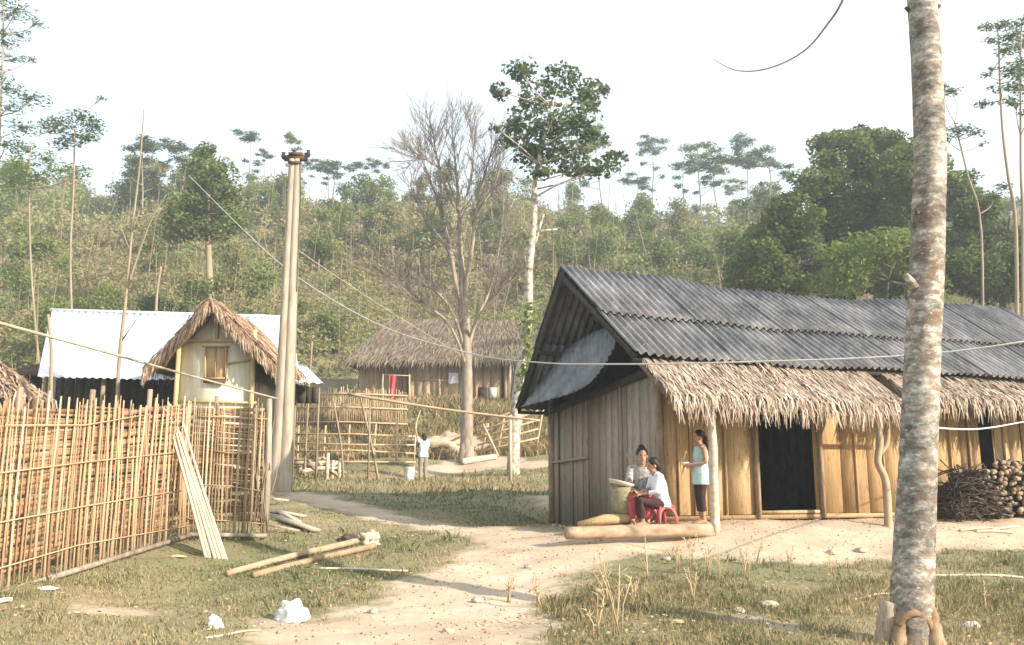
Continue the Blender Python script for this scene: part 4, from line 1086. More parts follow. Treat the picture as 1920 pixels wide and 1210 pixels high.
log('door_log', 'long pale log edging the porch in front of the seated women', H(u_at(1062, -3.05, .95), -3.05, PZ-.15), H(u_at(1332, -3.25, .95), -3.25, PZ-.15), .085, .095, 'earth_log', None, 'log', 16, .05)
bl = H(u_at(1085, -2.35, 1), -2.35, PZ-.06); br = H(u_at(1206, -2.55, 1), -2.55, PZ)
tag(MB().tube([bl+V((0, 0, .06)), lerp(bl, br, .4)+V((0, 0, .11)), br+V((0, 0, .10))], [(.06, .05), (.13, .075), (.12, .075)], 12, side=V((HV.x, HV.y, 0))).build('bench_log', 'plank_tan', None, loc=bl), 'low brown rounded log bench against the grey gable wall', 'bench')

# big split bamboo basket with a tray on top
bp = H(u_at(1168, -2.42, 1.2), -2.42, PZ); bp.z = PZ+.13
bk = thing('basket', 'big green grey woven bamboo basket with pale rim beside the seated women', 'basket', bp)
m = MB(); prof_ = [(.02, .13), (.0, .14), (.12, .165), (.24, .18), (.34, .185), (.41, .18), (.41, .165), (.3, .185), (.06, .14)]
m.tube([bp+V((0, 0, z)) for z, r in prof_], [r for z, r in prof_], 26); m.build('body', 'basket', bk, smooth=True)
m = MB(); ang = Matrix.Rotation(rad(14), 3, 'Y')
tk = [(-.01, .05), (-.012, .17), (.03, .195), (.05, .20), (.05, .188), (.01, .15), (.01, .03)]
m.tube([bp+V((-.02, -.03, .44))+ang@V((0, 0, z)) for z, r in tk], [r for z, r in tk], 26, side=ang@V((1, 0, 0))); m.build('tray', 'basket_rim', bk, smooth=True)
for i, (px, r0, px2, r1) in enumerate([(1204, 905, 1172, 830), (1196, 905, 1200, 840), (1180, 900, 1192, 845)]):
    a = H(u_at(px, -2.2, 1.5), -2.2, PZ+.45); b = H(u_at(px2, -2.12, 2), -2.17, 2.0-.05*i)
    MB().tube([a, b], .012, 5).build('carrying_stick', 'bamboo_grey', bk)

# firewood stack and dark brushwood against the wall, right
rng = random.Random(61)
fp = []
for row in range(11):
    for i in range(18):
        u = u_at(1846, -2.7, 1.4)+.02+i*.112+(row % 2)*.05; 
        if row > 9-rng.random()*1.5 and i < 3: continue
        r = rng.uniform(.026, .056); L = rng.uniform(.4, .8)
        c_ = H(u+rng.gauss(0, .015), -2.62+rng.gauss(0, .05), PZ+.06+row*.088+rng.gauss(0, .012)); d_ = ((CAM-c_)*V((1, 1, 0))).normalized(); d_ = (d_+HU*rng.gauss(-.1, .16)+V((0, 0, rng.gauss(0, .05)))).normalized()*L*.5
        lo_ = MB().tube([c_-d_, c_+d_], [r, r*.92], rng.choice((5, 6, 7, 8)), jit=.16, rng=rng).build('firewood_log', rng.choice(('bark_brown', 'bark_thin', 'log', 'bark_dark')), None, loc=c_)
        lo_.data.materials.append(M['log'])
        for pg_ in list(lo_.data.polygons)[-2:]: pg_.material_index = 1
        tag(lo_, 'split firewood log in the neat stack by the right house wall', 'log', 'stacked firewood by the house wall')
bc = H(u_at(1815, -2.75, 1.3), -2.75, PZ)
m = MB()
for i in range(520):
    t = rng.uniform(-1, 1); h = (1-abs(t)**2.2)*.80
    c_ = bc+HU*(t*.52+.05)+HV*rng.uniform(-.25, .45)+V((0, 0, .04+rng.uniform(0, 1)*h)); d_ = V((rng.gauss(0, 1), rng.gauss(0, 1), rng.gauss(0, .55))).normalized()*rng.uniform(.10, .28)
    m.tube([c_-d_, c_+V((rng.gauss(0, .02), rng.gauss(0, .02), .01)), c_+d_], [.012, .010, .005], 4)
for v in range(0): pass
m.v = [(x, y, max(z, PZ-.02)) for x, y, z in m.v]
tag(m.build('brushwood_heap', 'brush', None, loc=bc), 'dark tangled brushwood heap left of the firewood stack', 'brushwood')
for i, (px, row, px2, row2) in enumerate([(1800, 998, 1870, 992), (1830, 1000, 1900, 1002), (1860, 996, 1910, 990)]):
    log('bamboo_stick', ['pale stick lying lowest in front of the brushwood heap', 'pale stick lying across the ground below the firewood stack', 'short pale stick leaning out from under the firewood'][i], gp(px, row), gp(px2, row2), .02, .018, 'pale_bamboo', None, 'stick')

# ------------------------------------------------------------------ weeds
rng = random.Random(71)
def weed(px, row, h, seed, label, group):
    r = random.Random(seed); p = gp(px, row); m = MB()
    for i in range(r.randint(3, 6)):
        a = r.uniform(0, 2*math.pi); ln = r.uniform(.05, .35)*h; hh = h*r.uniform(.6, 1.05)
        k = [p+V((r.gauss(0, .02), r.gauss(0, .02), -.01)), p+V((math.cos(a)*ln*.35, math.sin(a)*ln*.35, hh*.5)), p+V((math.cos(a)*ln, math.sin(a)*ln, hh))]
        m.tube(k, [.006, .005, .003], 4)
        for j in range(r.randint(3, 6)):
            t = r.uniform(.4, 1); q = lerp(k[1], k[2], (t-.4)/.6); e = q+V((r.gauss(0, .06), r.gauss(0, .06), r.uniform(.02, .10)))*(h*1.6)
            m.tube([q, (q+e)/2+V((0, 0, .005)), e], [.004, .003, .002], 3)
    tag(m.build('dry_weed', 'dry_stalk', None, loc=p), label, 'weed', group)
for i, (px, row, h) in enumerate([(1138, 1128, .46), (1160, 1190, .62), (1215, 1090, .50), (1330, 1080, .42), (1352, 1100, .55), (1400, 1085, .45), (1268, 1075, .38), (1190, 1130, .3), (1480, 1075, .32), (1010, 1140, .3), (955, 1130, .32), (1120, 1200, .4), (1300, 1130, .35), (1850, 1150, .3), (1560, 1078, .25), (1300, 1062, .4), (1420, 1062, .42)]):
    weed(px, row, h, 100+i, 'tall dry branching weed stalk standing in the grass before the porch', 'dry weeds before the porch')
# ------------------------------------------------------------------ people
def evalmesh(o):
    dg = bpy.context.evaluated_depsgraph_get(); dg.update()
    me = bpy.data.meshes.new_from_object(o.evaluated_get(dg)); old = o.data; o.modifiers.clear(); o.data = me; me.name = old.name; bpy.data.meshes.remove(old); return o
def remesh(o, vox, smooth=3):
    m = o.modifiers.new('r', 'REMESH'); m.mode = 'VOXEL'; m.voxel_size = vox; m.use_smooth_shade = True
    s = o.modifiers.new('s', 'SMOOTH'); s.iterations = smooth; s.factor = .4
    return evalmesh(o)
def hand(mb, wrist, d, pn, s, curl=.5, thumb_side=1):
    """palm, four fingers of unequal length and a thumb leaving the palm's side"""
    d = d.normalized(); pn = (pn-d*pn.dot(d)).normalized(); sd = d.cross(pn)
    pc = wrist+d*.05*s
    mb.tube([wrist-d*.01*s, wrist+d*.03*s, wrist+d*.085*s], [(.022*s, .017*s), (.037*s, .018*s), (.038*s, .014*s)], 10, side=sd)
    for i, (off, L) in enumerate(((-.029, .062), (-.010, .072), (.010, .068), (.028, .052))):
        b = wrist+d*.082*s+sd*off*s; L *= s; dd = d; pts = [b-d*.01*s, b]
        for k in range(3):
            dd = (dd+pn*curl*.55).normalized(); pts.append(pts[-1]+dd*L*(.42, .32, .26)[k])
        mb.tube(pts, [.0090*s, .0090*s, .0085*s, .0078*s, .0062*s], 7)
    b = wrist+d*.03*s+sd*thumb_side*.034*s
    mb.tube([b, b+(d*.5+sd*thumb_side*.75+pn*.35).normalized()*.03*s, b+(d*.9+sd*thumb_side*.45+pn*.6).normalized()*.062*s], [.012*s, .0105*s, .008*s], 7)
def person(label, J, s, face, clothes, loc, rz, hair='long', group=None, curl=.5):
    root = thing('person', label, 'person')
    g = {k: V(v)*s for k, v in J.items()}
    X = V((1, 0, 0))
    mb = MB()
    sp = [g['pelvis']-V((0, 0, .06*s)), g['pelvis'], lerp(g['pelvis'], g['chest'], .45), g['chest'], lerp(g['chest'], g['neck'], .6), g['neck']]
    mb.tube(sp, [(q[0]*s, q[1]*s) for q in ((.13, .095), (.155, .11), (.122, .092), (.148, .105), (.12, .08), (.06, .055))], 16, side=X)
    hc = g['head']; f = V(face).normalized(); Rz = Matrix.Rotation(math.atan2(-f.x, f.y), 3, 'Z'); tl = Matrix.Rotation(math.asin(max(-1, min(1, f.z))), 3, 'X'); R = Rz@tl
    def hp_(x, y, z): return hc+R@V((x, y, z))*s
    mb.tube([g['neck']-V((0, 0, .03*s)), hp_(0, -.01, -.07)], [.052*s, .048*s], 10)
    mb.ball(hp_(0, -.012, .015), (.074*s, .094*s, .100*s), 16, 12, R); mb.ball(hp_(0, .025, -.05), (.055*s, .062*s, .066*s), 14, 10, R)
    mb.ball(hp_(0, .062, -.095), (.026*s, .026*s, .022*s), 10, 8, R)
    mb.tube([hp_(0, .082, .018), hp_(0, .100, -.018), hp_(0, .088, -.03)], [.009*s, .015*s, .012*s], 8)
    for q in (-1, 1): mb.ball(hp_(q*.076, -.012, -.012), (.011*s, .02*s, .031*s), 8, 8, R)
    for q, k in ((-1, 'L'), (1, 'R')):
        sh, el, wr = g['sh'+k], g['el'+k], g['wr'+k]
        mb.tube([lerp(g['neck'], sh, .2)-V((0, 0, .03*s)), lerp(g['neck'], sh, .7)-V((0, 0, .015*s)), sh], [.05*s, .052*s, .05*s], 10)
        mb.tube([sh, lerp(sh, el, .4), el, lerp(el, wr, .35), wr], [.048*s, .044*s, .035*s, .036*s, .024*s], 10)
        d = (wr-el).normalized(); hand(mb, wr, V(J.get('hd'+k, d)), V(J.get('pn'+k, (0, 0, -1))), s, curl, -q)
        hi, kn, an = g['hip'+k], g['kn'+k], g['an'+k]
        mb.tube([hi, lerp(hi, kn, .4), kn, lerp(kn, an, .3), an], [.078*s, .072*s, .05*s, .05*s, .032*s], 12)
        fd = V(J.get('ft'+k, (0, 1, 0))).normalized()
        mb.tube([an-fd*.05*s+V((0, 0, -.025*s)), an+fd*.03*s+V((0, 0, -.025*s)), an+fd*.11*s+V((0, 0, -.042*s)), an+fd*.17*s+V((0, 0, -.05*s))], [(.03*s, .035*s), (.036*s, .04*s), (.042*s, .024*s), (.03*s, .014*s)], 10, side=fd.cross(V((0, 0, 1))))
    b = mb.build('body', 'skin', root); remesh(b, .0075*s, 2)
    for q in (-1, 1): MB().ball(hp_(q*.031, .074, .020), (.013*s, .008*s, .008*s), 8, 6, R).build('eye', 'eye', root)
    MB().ball(hp_(0, .083, -.058), (.024*s, .008*s, .008*s), 8, 6, R).build('mouth', 'lip', root)
    h = MB(); h.ball(hp_(0, -.03, .035), (.088*s, .098*s, .098*s), 16, 12, R)
    if hair == 'long':
        h.tube([hp_(0, -.07, .06), hp_(0, -.115, -.03), hp_(0, -.13, -.15), hp_(0, -.12, -.25)], [(.06*s, .04*s), (.075*s, .045*s), (.065*s, .035*s), (.03*s, .02*s)], 12, side=R@X)
    if hair == 'bun': h.ball(hp_(0, -.10, .10), .052*s, 12, 10)
    if hair == 'bob': h.tube([hp_(0, -.05, .05), hp_(0, -.07, -.05), hp_(0, -.065, -.11)], [(.085*s, .06*s), (.088*s, .06*s), (.07*s, .05*s)], 12, side=R@X)
    ho = h.build('hair', 'hair', root); remesh(ho, .011*s, 3)
    for nm, mat, fn in clothes:
        c = MB(); fn(c, g, s); o = c.build(nm, mat, root); remesh(o, .010*s, 4)
    root.location = loc; root.rotation_euler = (0, 0, rz)
    return root
X_ = V((1, 0, 0))
def torso(hem, e=.018, neck=.55, flare=0):
    def fn(c, g, s):
        pel, ch, nk = g['pelvis'], g['chest'], g['neck']
        c.tube([pel+V((0, 0, hem*s)), pel, lerp(pel, ch, .45), ch, lerp(ch, nk, .5), lerp(ch, nk, neck+.3)], [((q[0]+e)*s, (q[1]+e)*s) for q in ((.155+flare, .115+flare), (.157+flare*.5, .115+flare*.4), (.13, .10), (.15, .107), (.135, .09), (.08, .068))], 18, side=X_)
    return fn
def sleeves(frac, e=.014):
    def fn(c, g, s):
        for k in 'LR':
            sh, el, wr = g['sh'+k], g['el'+k], g['wr'+k]
            end = lerp(sh, el, frac) if frac <= 1 else lerp(el, wr, frac-1)
            pts = [lerp(g['neck'], sh, .35)-V((0, 0, .02*s)), sh]+([el] if frac > 1 else [])+[end]
            c.tube(pts, [(.052+e)*s, (.052+e)*s]+([(.04+e)*s] if frac > 1 else [])+[(.042+e)*s if frac <= 1 else (.03+e)*s], 12)
    return fn
def legs(frac, e=.014, skirt=False):
    def fn(c, g, s):
        c.tube([g['pelvis']+V((0, 0, .05*s)), g['pelvis'], g['pelvis']-V((0, 0, .08*s))], [((.15+e)*s, (.105+e)*s), ((.158+e)*s, (.112+e)*s), ((.12+e)*s, (.09+e)*s)], 14, side=X_)
        for k in 'LR':
            hi, kn, an = g['hip'+k], g['kn'+k], g['an'+k]
            c.tube([hi, lerp(hi, kn, .5), kn, lerp(kn, an, frac*.5), lerp(kn, an, frac)], [(.08+e)*s, (.074+e)*s, (.056+e)*s, (.054+e)*s, (.046+e+.01)*s], 12)
    return fn
def both(*fs):
    def fn(c, g, s):
        for f in fs: f(c, g, s)
    return fn
STAND = dict(pelvis=(0, 0, .86), chest=(0, -.01, 1.14), neck=(0, -.01, 1.34), head=(0, .02, 1.47), shL=(-.17, -.01, 1.29), shR=(.17, -.01, 1.29), hipL=(-.085, 0, .82), hipR=(.085, 0, .82),
             knL=(-.09, .03, .45), knR=(.09, .01, .45), anL=(-.09, .0, .065), anR=(.09, -.03, .065), elL=(-.21, -.03, 1.03), elR=(.21, -.05, 1.03), wrL=(-.10, .19, 1.0), wrR=(.12, .18, 1.0))
SIT = dict(pelvis=(0, 0, .36), chest=(0, .05, .63), neck=(0, .09, .83), head=(0, .14, .955), shL=(-.165, .08, .785), shR=(.165, .08, .785), hipL=(-.085, .02, .34), hipR=(.085, .02, .34),
           knL=(-.11, .40, .40), knR=(.11, .40, .40), anL=(-.10, .36, .065), anR=(.10, .38, .065), elL=(-.21, .16, .54), elR=(.21, .16, .54), wrL=(-.08, .36, .50), wrR=(.08, .36, .50), pnL=(0, 0, -1), pnR=(0, 0, -1))
vP = -2.72
# standing woman
u = u_at(1314, vP, 1.6); L0 = H(u, vP, PZ+.004); top = at(1322, 808, L0.y).z
s_w = (top-PZ)/1.585
person('woman standing at the porch post in a pale mint sleeveless top, facing left', dict(STAND, pnL=(1, 0, .2), pnR=(-1, 0, .2)), s_w, (-.1, 1, -.12),
       [('top', 'shirt_mint', torso(-.20, .022, .55, .012)), ('trousers', 'cloth_dark', legs(.62))], L0, rad(98), 'long')
wloc = L0+Matrix.Rotation(rad(98), 3, 'Z')@V((0, .27*s_w, 1.0*s_w))
m = MB(); bw_ = [(.0, .02), (.0, .03), (.03, .055), (.055, .066), (.055, .060), (.03, .05), (.008, .02)]
m.tube([wloc+V((0, 0, z-.02)) for z, r in bw_], [r for z, r in bw_], 16); tag(m.build('bowl', 'plastic_white', None, loc=wloc, smooth=True), 'small pale bowl held in the hands of the standing woman', 'bowl')
# plastic stools
def stool(label, loc, rz, s=1.):
    r = thing('plastic_stool', label, 'stool')
    h = .28*s; a = .155*s; b = .125*s
    m = MB(); m.tube([V((0, 0, h-.03)), V((0, 0, h-.012)), V((0, 0, h)), V((0, 0, h+.002))], [(b+.012)*1.22, (b+.012)*1.22, (b+.006)*1.2, b*.8], 4, side=V((1, 1, 0)))
    m.build('seat', 'plastic_red', r)
    for k in range(4):
        R = Matrix.Rotation(k*math.pi/2, 3, 'Z'); m = MB()
        # arched side: two feet joined by an arch under the seat
        pts = [R@V((a*math.cos(t)*.92, -(b+(1-math.sin(t))*.03), h*.12+(h*.78)*math.sin(t)**.8 if t not in (0, math.pi) else 0)) for t in [math.pi*i/12 for i in range(13)]]
        m.tube(pts, [(.020, .007)]*13, 8, side=R@V((0, 0, 1)))
        m.build('leg_arch', 'plastic_red', r)
        MB().tube([R@V((-a*.95, -b-.03+.01, 0)), R@V((-b*.9, -b*.95, h-.02))], [.021, .017], 7).build('leg', 'plastic_red', r)
    r.location = loc; r.rotation_euler = (0, 0, rz)
    return r
vS = -2.78
LA = H(u_at(1242, vS, 1.1), vS, PZ+.004)
stool('red plastic stool under the person in the white shirt', LA, HA+.05)
person('person in white shirt and dark trousers sitting on the red plastic stool, facing left', SIT, .90, (.0, 1, -.35),
       [('shirt', 'shirt_white', both(torso(-.06, .024), sleeves(1.5, .016))), ('trousers', 'cloth_dark', legs(.8))], LA-V((0, 0, .02)), rad(100), 'bob')
LB = H(u_at(1208, -2.36, 1.1), -2.36, PZ+.004)
stool('red plastic stool half hidden under the woman in the patterned blouse', LB, HA)
person('woman in grey patterned blouse and red trousers sitting with hair in a bun', dict(SIT, chest=(0, .02, .65), neck=(0, .04, .86), head=(0, .07, .99), shL=(-.165, .03, .81), shR=(.165, .03, .81)), 1.02, (-.3, 1, -.2),
       [('blouse', 'cloth_grey', both(torso(-.05, .022), sleeves(.9, .016))), ('trousers', 'cloth_red', legs(.85))], LB-V((0, 0, .02)), rad(163), 'bun')
# man by the bank, arm up, holding a stick
LM = on(793, 30, .004); topm = at(790, 813, 30).z
s_m = (topm-LM.z)/1.585
RZ = rad(38)
person('man seen from behind in pale shirt and olive trousers raising one arm by a bucket', dict(STAND, shL=(-.17, .02, 1.32), elL=(-.23, .10, 1.56), wrL=(-.24, .16, 1.80), pnL=(1, 0, 0), hdL=(0, .15, 1), elR=(.22, .04, 1.03), wrR=(.2, .2, .86), pnR=(-1, 0, 0)), s_m, (-.25, 1, .15),
       [('shirt', 'shirt_white', both(torso(-.08, .024), sleeves(.55, .018))), ('trousers', 'cloth_olive', legs(.95))], LM, RZ, 'bob', curl=1.1)
q = LM+Matrix.Rotation(RZ, 3, 'Z')@(V((-.21, .20, 1.87))*s_m)
tag(MB().tube([q-V((.12, 0, .5)), q, q+V((.16, 0, .5))], [.016, .015, .010], 6).build('stick', 'pale_bamboo', None, loc=q), 'thin pale stick held up in the raised hand of the man', 'stick')
gB = on(767, 29.6)
bu = thing('bucket', 'tall white plastic bucket standing beside the man in the pale shirt', 'bucket', gB)
pr = [(.0, .12), (0, .145), (.2, .16), (.44, .178), (.45, .19), (.47, .19), (.47, .172), (.3, .16), (.02, .12)]
MB().tube([gB+V((0, 0, z)) for z, r in pr], [r for z, r in pr], 20).build('body', 'plastic_white', bu, smooth=True)
hd = [gB+V((.185*math.cos(t), -.06*math.sin(t), .44-.10*math.sin(t))) for t in [math.pi*i/10 for i in range(11)]]
MB().tube(hd, .007, 6).build('handle', 'iron', bu)
# ------------------------------------------------------------------ trees
def leaves(name, parent, P, size, mat, seed, up=.4, asp=.5, loc=None):
    r = np.random.RandomState(seed); vs, lp, sz = leaf_quads(P, size, r, up, asp)
    return mesh_np(name, vs, lp, sz, mat, parent, loc)
def px_clumps(lst, Y, seed, dj=1.):
    r = random.Random(seed); out = []
    for c in lst:
        px, row, rx, ry = c[:4]; dy = c[4] if len(c) > 4 else r.uniform(-dj, dj)
        p = at(px, row, Y+dy); k = (Y+dy)/F; out.append((p, (rx*k, max(rx, ry)*k*.9, ry*k)))
    return out
def tree(name, label, cat, trunk, r0, r1, clumps, n_per, leaf, mats, bark, seed, group=None, limb_r=.06, up=.4, hole=.25, asp=.5, hs=1.6, extra=None, n=8):
    """trunk: world points; clumps: (centre, radii); limbs run from the trunk to every clump"""
    r = random.Random(seed); ra = np.random.RandomState(seed)
    root = thing(name, label, cat, trunk[0], group)
    k = curve_pts(trunk, 5); m = MB(); m.tube([k[0]-V((0, 0, .3))]+k, [r0*1.25]+radii(k, r0, r1, .9), n, jit=.05, rng=r)
    for c, rr in clumps:
        # join the trunk somewhat below the clump
        zt = c.z-rr[2]*.5-r.uniform(.15, .45)*max(abs(c.x-k[-1].x), .3)
        j = min(range(len(k)), key=lambda i: abs(k[i].z-zt)); j = max(len(k)//3, j); s = k[j]
        mid = lerp(s, c, .5)+V((r.gauss(0, .06), r.gauss(0, .06), -.04))*(c-s).length
        q = curve_pts([s, mid, c], 3); m.tube(q, radii(q, max(limb_r*(1-.5*j/len(k)), .012), .012), 5)
        for i in range(4):
            e = c+V((r.uniform(-1, 1)*rr[0], r.uniform(-1, 1)*rr[1], r.uniform(-.6, 1)*rr[2]))*.8; m.tube([lerp(mid, c, .6), lerp(c, e, .5)+V((0, 0, .03)), e], [.014, .010, .006], 4)
    if extra: extra(m, k, r)
    m.build('trunk', bark, root, smooth=True)
    vol = sum((a*b*c_)**(1/1.5) for _, (a, b, c_) in clumps)
    PP = []
    for c, rr in clumps:
        nn = max(12, int(n_per*len(clumps)*(rr[0]*rr[1]*rr[2])**(1/1.5)/vol)); PP.append(blob_points(nn, tuple(c), rr, ra, hole, hs))
    PP = np.concatenate(PP)
    if isinstance(mats, str): leaves('crown', root, PP, leaf, mats, seed, up, asp)
    else:
        lab = vnoise(PP, .9)+ra.uniform(-.5, .5, len(PP)); q = lab > .15
        leaves('crown', root, PP[q], leaf, mats[0], seed, up, asp); leaves('crown', root, PP[~q], leaf, mats[1], seed+1, up, asp)
    return root

# bare tree --------------------------------------------------------
rng = random.Random(81)
YT = 33.2
bt_ = thing('bare_tree', 'tall leafless tree with spreading fine twigs before the bank house', 'tree', on(876, YT))
def P3(px, row, dy=0): return at(px, row, YT+dy)
m = MB(); tw = MB()
g = on(876, YT)
trunk = curve_pts([g-V((0, 0, .2)), P3(875, 780), P3(876, 700), P3(874, 620), P3(868, 550), P3(864, 480)], 5)
m.tube(trunk, [.38]+radii(trunk[1:], .27, .11, .8), 10, jit=.07, rng=rng)
m.tube([g+V((-.3, -.2, -.1)), g+V((-.12, -.1, .4)), P3(873, 800)], [.12, .17, .1], 8)
limbs = [([(872, 640, 0), (858, 560, .3), (846, 480, .6), (828, 400, 1), (805, 335, 1.3), (785, 285, 1.5)], .13), ([(864, 490, 0), (861, 400, -.2), (855, 320, -.4), (848, 250, -.5)], .11),
         ([(870, 560, 0), (884, 470, -.4), (893, 400, -.8), (908, 330, -1.2), (925, 275, -1.4)], .11), ([(846, 480, .6), (820, 440, .9), (795, 405, 1.5), (770, 350, 1.8)], .07),
         ([(876, 660, 0), (893, 600, .3), (912, 560, .7), (925, 520, 1), (938, 450, 1.4), (945, 370, 1.6)], .08), ([(872, 660, 0), (850, 590, -.3), (815, 545, -.6), (770, 530, -.9), (700, 515, -1.1)], .075),
         ([(874, 690, 0), (858, 640, -.5), (835, 600, -.8), (800, 575, -1.2), (770, 560, -1.5)], .07), ([(877, 640, 0), (900, 590, -.6), (930, 555, -1), (965, 520, -1.3)], .055),
         ([(858, 430, -.1), (880, 350, .5), (888, 290, .9), (884, 245, 1.2)], .07), ([(828, 400, 1), (825, 320, .4), (816, 280, .1), (812, 245, 0)], .06), ([(861, 400, -.2), (835, 330, -1.2), (800, 300, -1.8), (780, 300, -2)], .05), ([(893, 400, -.8), (925, 350, -.2), (942, 300, .2)], .05)]
def twigs(p, d, L, r, dep):
    d = (d+V((rng.gauss(0, .12), rng.gauss(0, .12), rng.gauss(.05, .08)))).normalized()
    q1 = p+d*L*.5+V((rng.gauss(0, .03), rng.gauss(0, .03), 0)); q2 = q1+(d+V((rng.gauss(0, .2), rng.gauss(0, .2), .12))).normalized()*L*.5
    tw.tube([p, q1, q2], [r, r*.75, r*.45], 3, cap=False)
    if dep <= 0: return
    for i in range(rng.randint(3, 5)):
        t = rng.uniform(.25, 1); q = lerp(p, q1, t*2) if t < .5 else lerp(q1, q2, t*2-1)
        nd = (d+V((rng.uniform(-.75, .75), rng.uniform(-.75, .75), rng.uniform(-.15, .5)))).normalized()
        twigs(q, nd, L*rng.uniform(.5, .8), r*.62, dep-1)
for pts, r0 in limbs:
    k = curve_pts([P3(*p) for p in pts], 4); m.tube(k, radii(k, r0, .022), 6)
    for i in range(len(k)//3, len(k)):
        d = (k[min(i+1, len(k)-1)]-k[i-1]).normalized()
        for _ in range(2 if i < len(k)-1 else 3):
            twigs(k[i], (d+V((rng.uniform(-.9, .9), rng.uniform(-.9, .9), rng.uniform(0, .6)))).normalized(), rng.uniform(.7, 1.25), .017, 2)
m.build('trunk', 'bark_brown', bt_, smooth=True); tw.build('crown', 'twig', bt_)

# white barked leafy tree -------------------------------------------
YW = 29.5
def W3_(px, row, dy=0): return at(px, row, YW+dy)
cl_ = px_clumps([(975,132,40,30),(938,172,22,22),(1005,180,38,32),(1052,150,42,36),(1100,178,40,34),(1128,170,20,18),(1085,222,48,40),(1035,232,55,42),(978,232,40,36),(1000,285,52,32),(1058,285,52,34),(1112,262,30,28),(1152,302,28,22),(1118,318,52,14),(1080,318,40,18),(952,265,24,20),(930,240,14,12),(1010,325,35,15)], YW, 5, 1.2)
def stubs(m, k, r):
    for a, b in (((998, 470), (1020, 402)), ((1000, 436), (1045, 430)), ((992, 520), (985, 480))): m.tube([W3_(*a), W3_(*b)], [.07, .03], 6)
tree('white_bark_tree', 'tall tree with white mottled trunk and dark open crown beside the bare tree', 'tree', [on(962, YW), W3_(966, 790), W3_(975, 700), W3_(990, 600), W3_(992, 510), W3_(1001, 420), W3_(1003, 340), W3_(1020, 260), W3_(1035, 200)], .22, .05, cl_, 300, .19, 'leaf_dark', 'bark_white', 5, None, .06, .2, .75, .6, 3.2, stubs, 9)
o = bpy.data.objects['white_bark_tree']; ra = np.random.RandomState(6); iv = []
for t in np.linspace(0, 1, 260):
    c = lerp(W3_(985, 740), W3_(990, 570), t) if True else None; c = V((c.x+ra.normal(0, .14), c.y-.2+ra.normal(0, .1), c.z)); iv.append(tuple(c))
leaves('ivy', o, np.array(iv), .2, 'leaf_lime', 7, .2, .6)

# big dark green trees on the right -----------------------------------
def bushy(label, base_px, Y, outline, n_clumps, n_per, leaf, mats, seed, group=None, name='broadleaf_tree', r0=.24):
    """outline: list of (px, top row, bottom row) columns filled with clumps"""
    r = random.Random(seed); cl = []
    xs = [o_[0] for o_ in outline]
    for i in range(n_clumps):
        px = r.uniform(xs[0], xs[-1]); j = max(0, min(len(xs)-2, sum(1 for x in xs if x <= px)-1)); t = (px-xs[j])/(xs[j+1]-xs[j])
        top, bot = lerp(outline[j][1], outline[j+1][1], t), lerp(outline[j][2], outline[j+1][2], t)
        rx = r.uniform(24, 52)*38/Y; ry = rx*r.uniform(.55, .9); row = top+ry*.8+(max(bot-top-ry*1.4, 1))*r.uniform(0, 1)**1.25
        cl.append((px, row, rx, ry, r.uniform(-2.6, 2.2)))
    g = on(base_px, Y); mid = (outline[len(outline)//2])
    return tree(name, label, 'tree', [g, at(base_px+5, (mid[1]+2*mid[2])/3, Y), at(mid[0], lerp(mid[1], mid[2], .35), Y), at(mid[0]+4, mid[1]+25, Y)], r0, .05, px_clumps(cl, Y, seed), n_per, leaf, mats, 'bark_dark', seed, group, .045, .35, .1, .5, 1.1)
bushy('dense dark green tree at the left end of the tree mass above the dark roof', 1490, 41, [(1385, 470, 560), (1430, 420, 565), (1480, 345, 570), (1540, 300, 570), (1590, 330, 570)], 42+22, 620, .24, ('leaf_deep', 'leaf_mid'), 12)
bushy('tallest dark green tree rising above the middle of the dark roof', 1600, 44, [(1520, 270, 540), (1560, 236, 550), (1620, 232, 550), (1680, 246, 550), (1720, 285, 540)], 46+22, 620, .24, ('leaf_deep', 'leaf_mid'), 13)
bushy('dark green tree directly behind the near pale trunk', 1735, 42, [(1650, 300, 560), (1700, 262, 570), (1760, 270, 575), (1820, 320, 575), (1850, 380, 570)], 42+22, 620, .24, ('leaf_deep', 'leaf_mid'), 14)
bushy('dark green bushy tree at the right edge behind the thin tall trees', 1880, 40, [(1790, 350, 570), (1840, 330, 580), (1890, 380, 590), (1960, 420, 600), (2040, 440, 600)], 40+22, 620, .24, ('leaf_mid', 'leaf_deep'), 15)
bushy('low yellowish green bush in front of the dark trees above the roof', 1660, 36, [(1560, 440, 560), (1620, 425, 570), (1700, 430, 575), (1760, 450, 575)], 24, 420, .2, ('leaf_mid', 'leaf_lime'), 16, None, 'bush', .06)
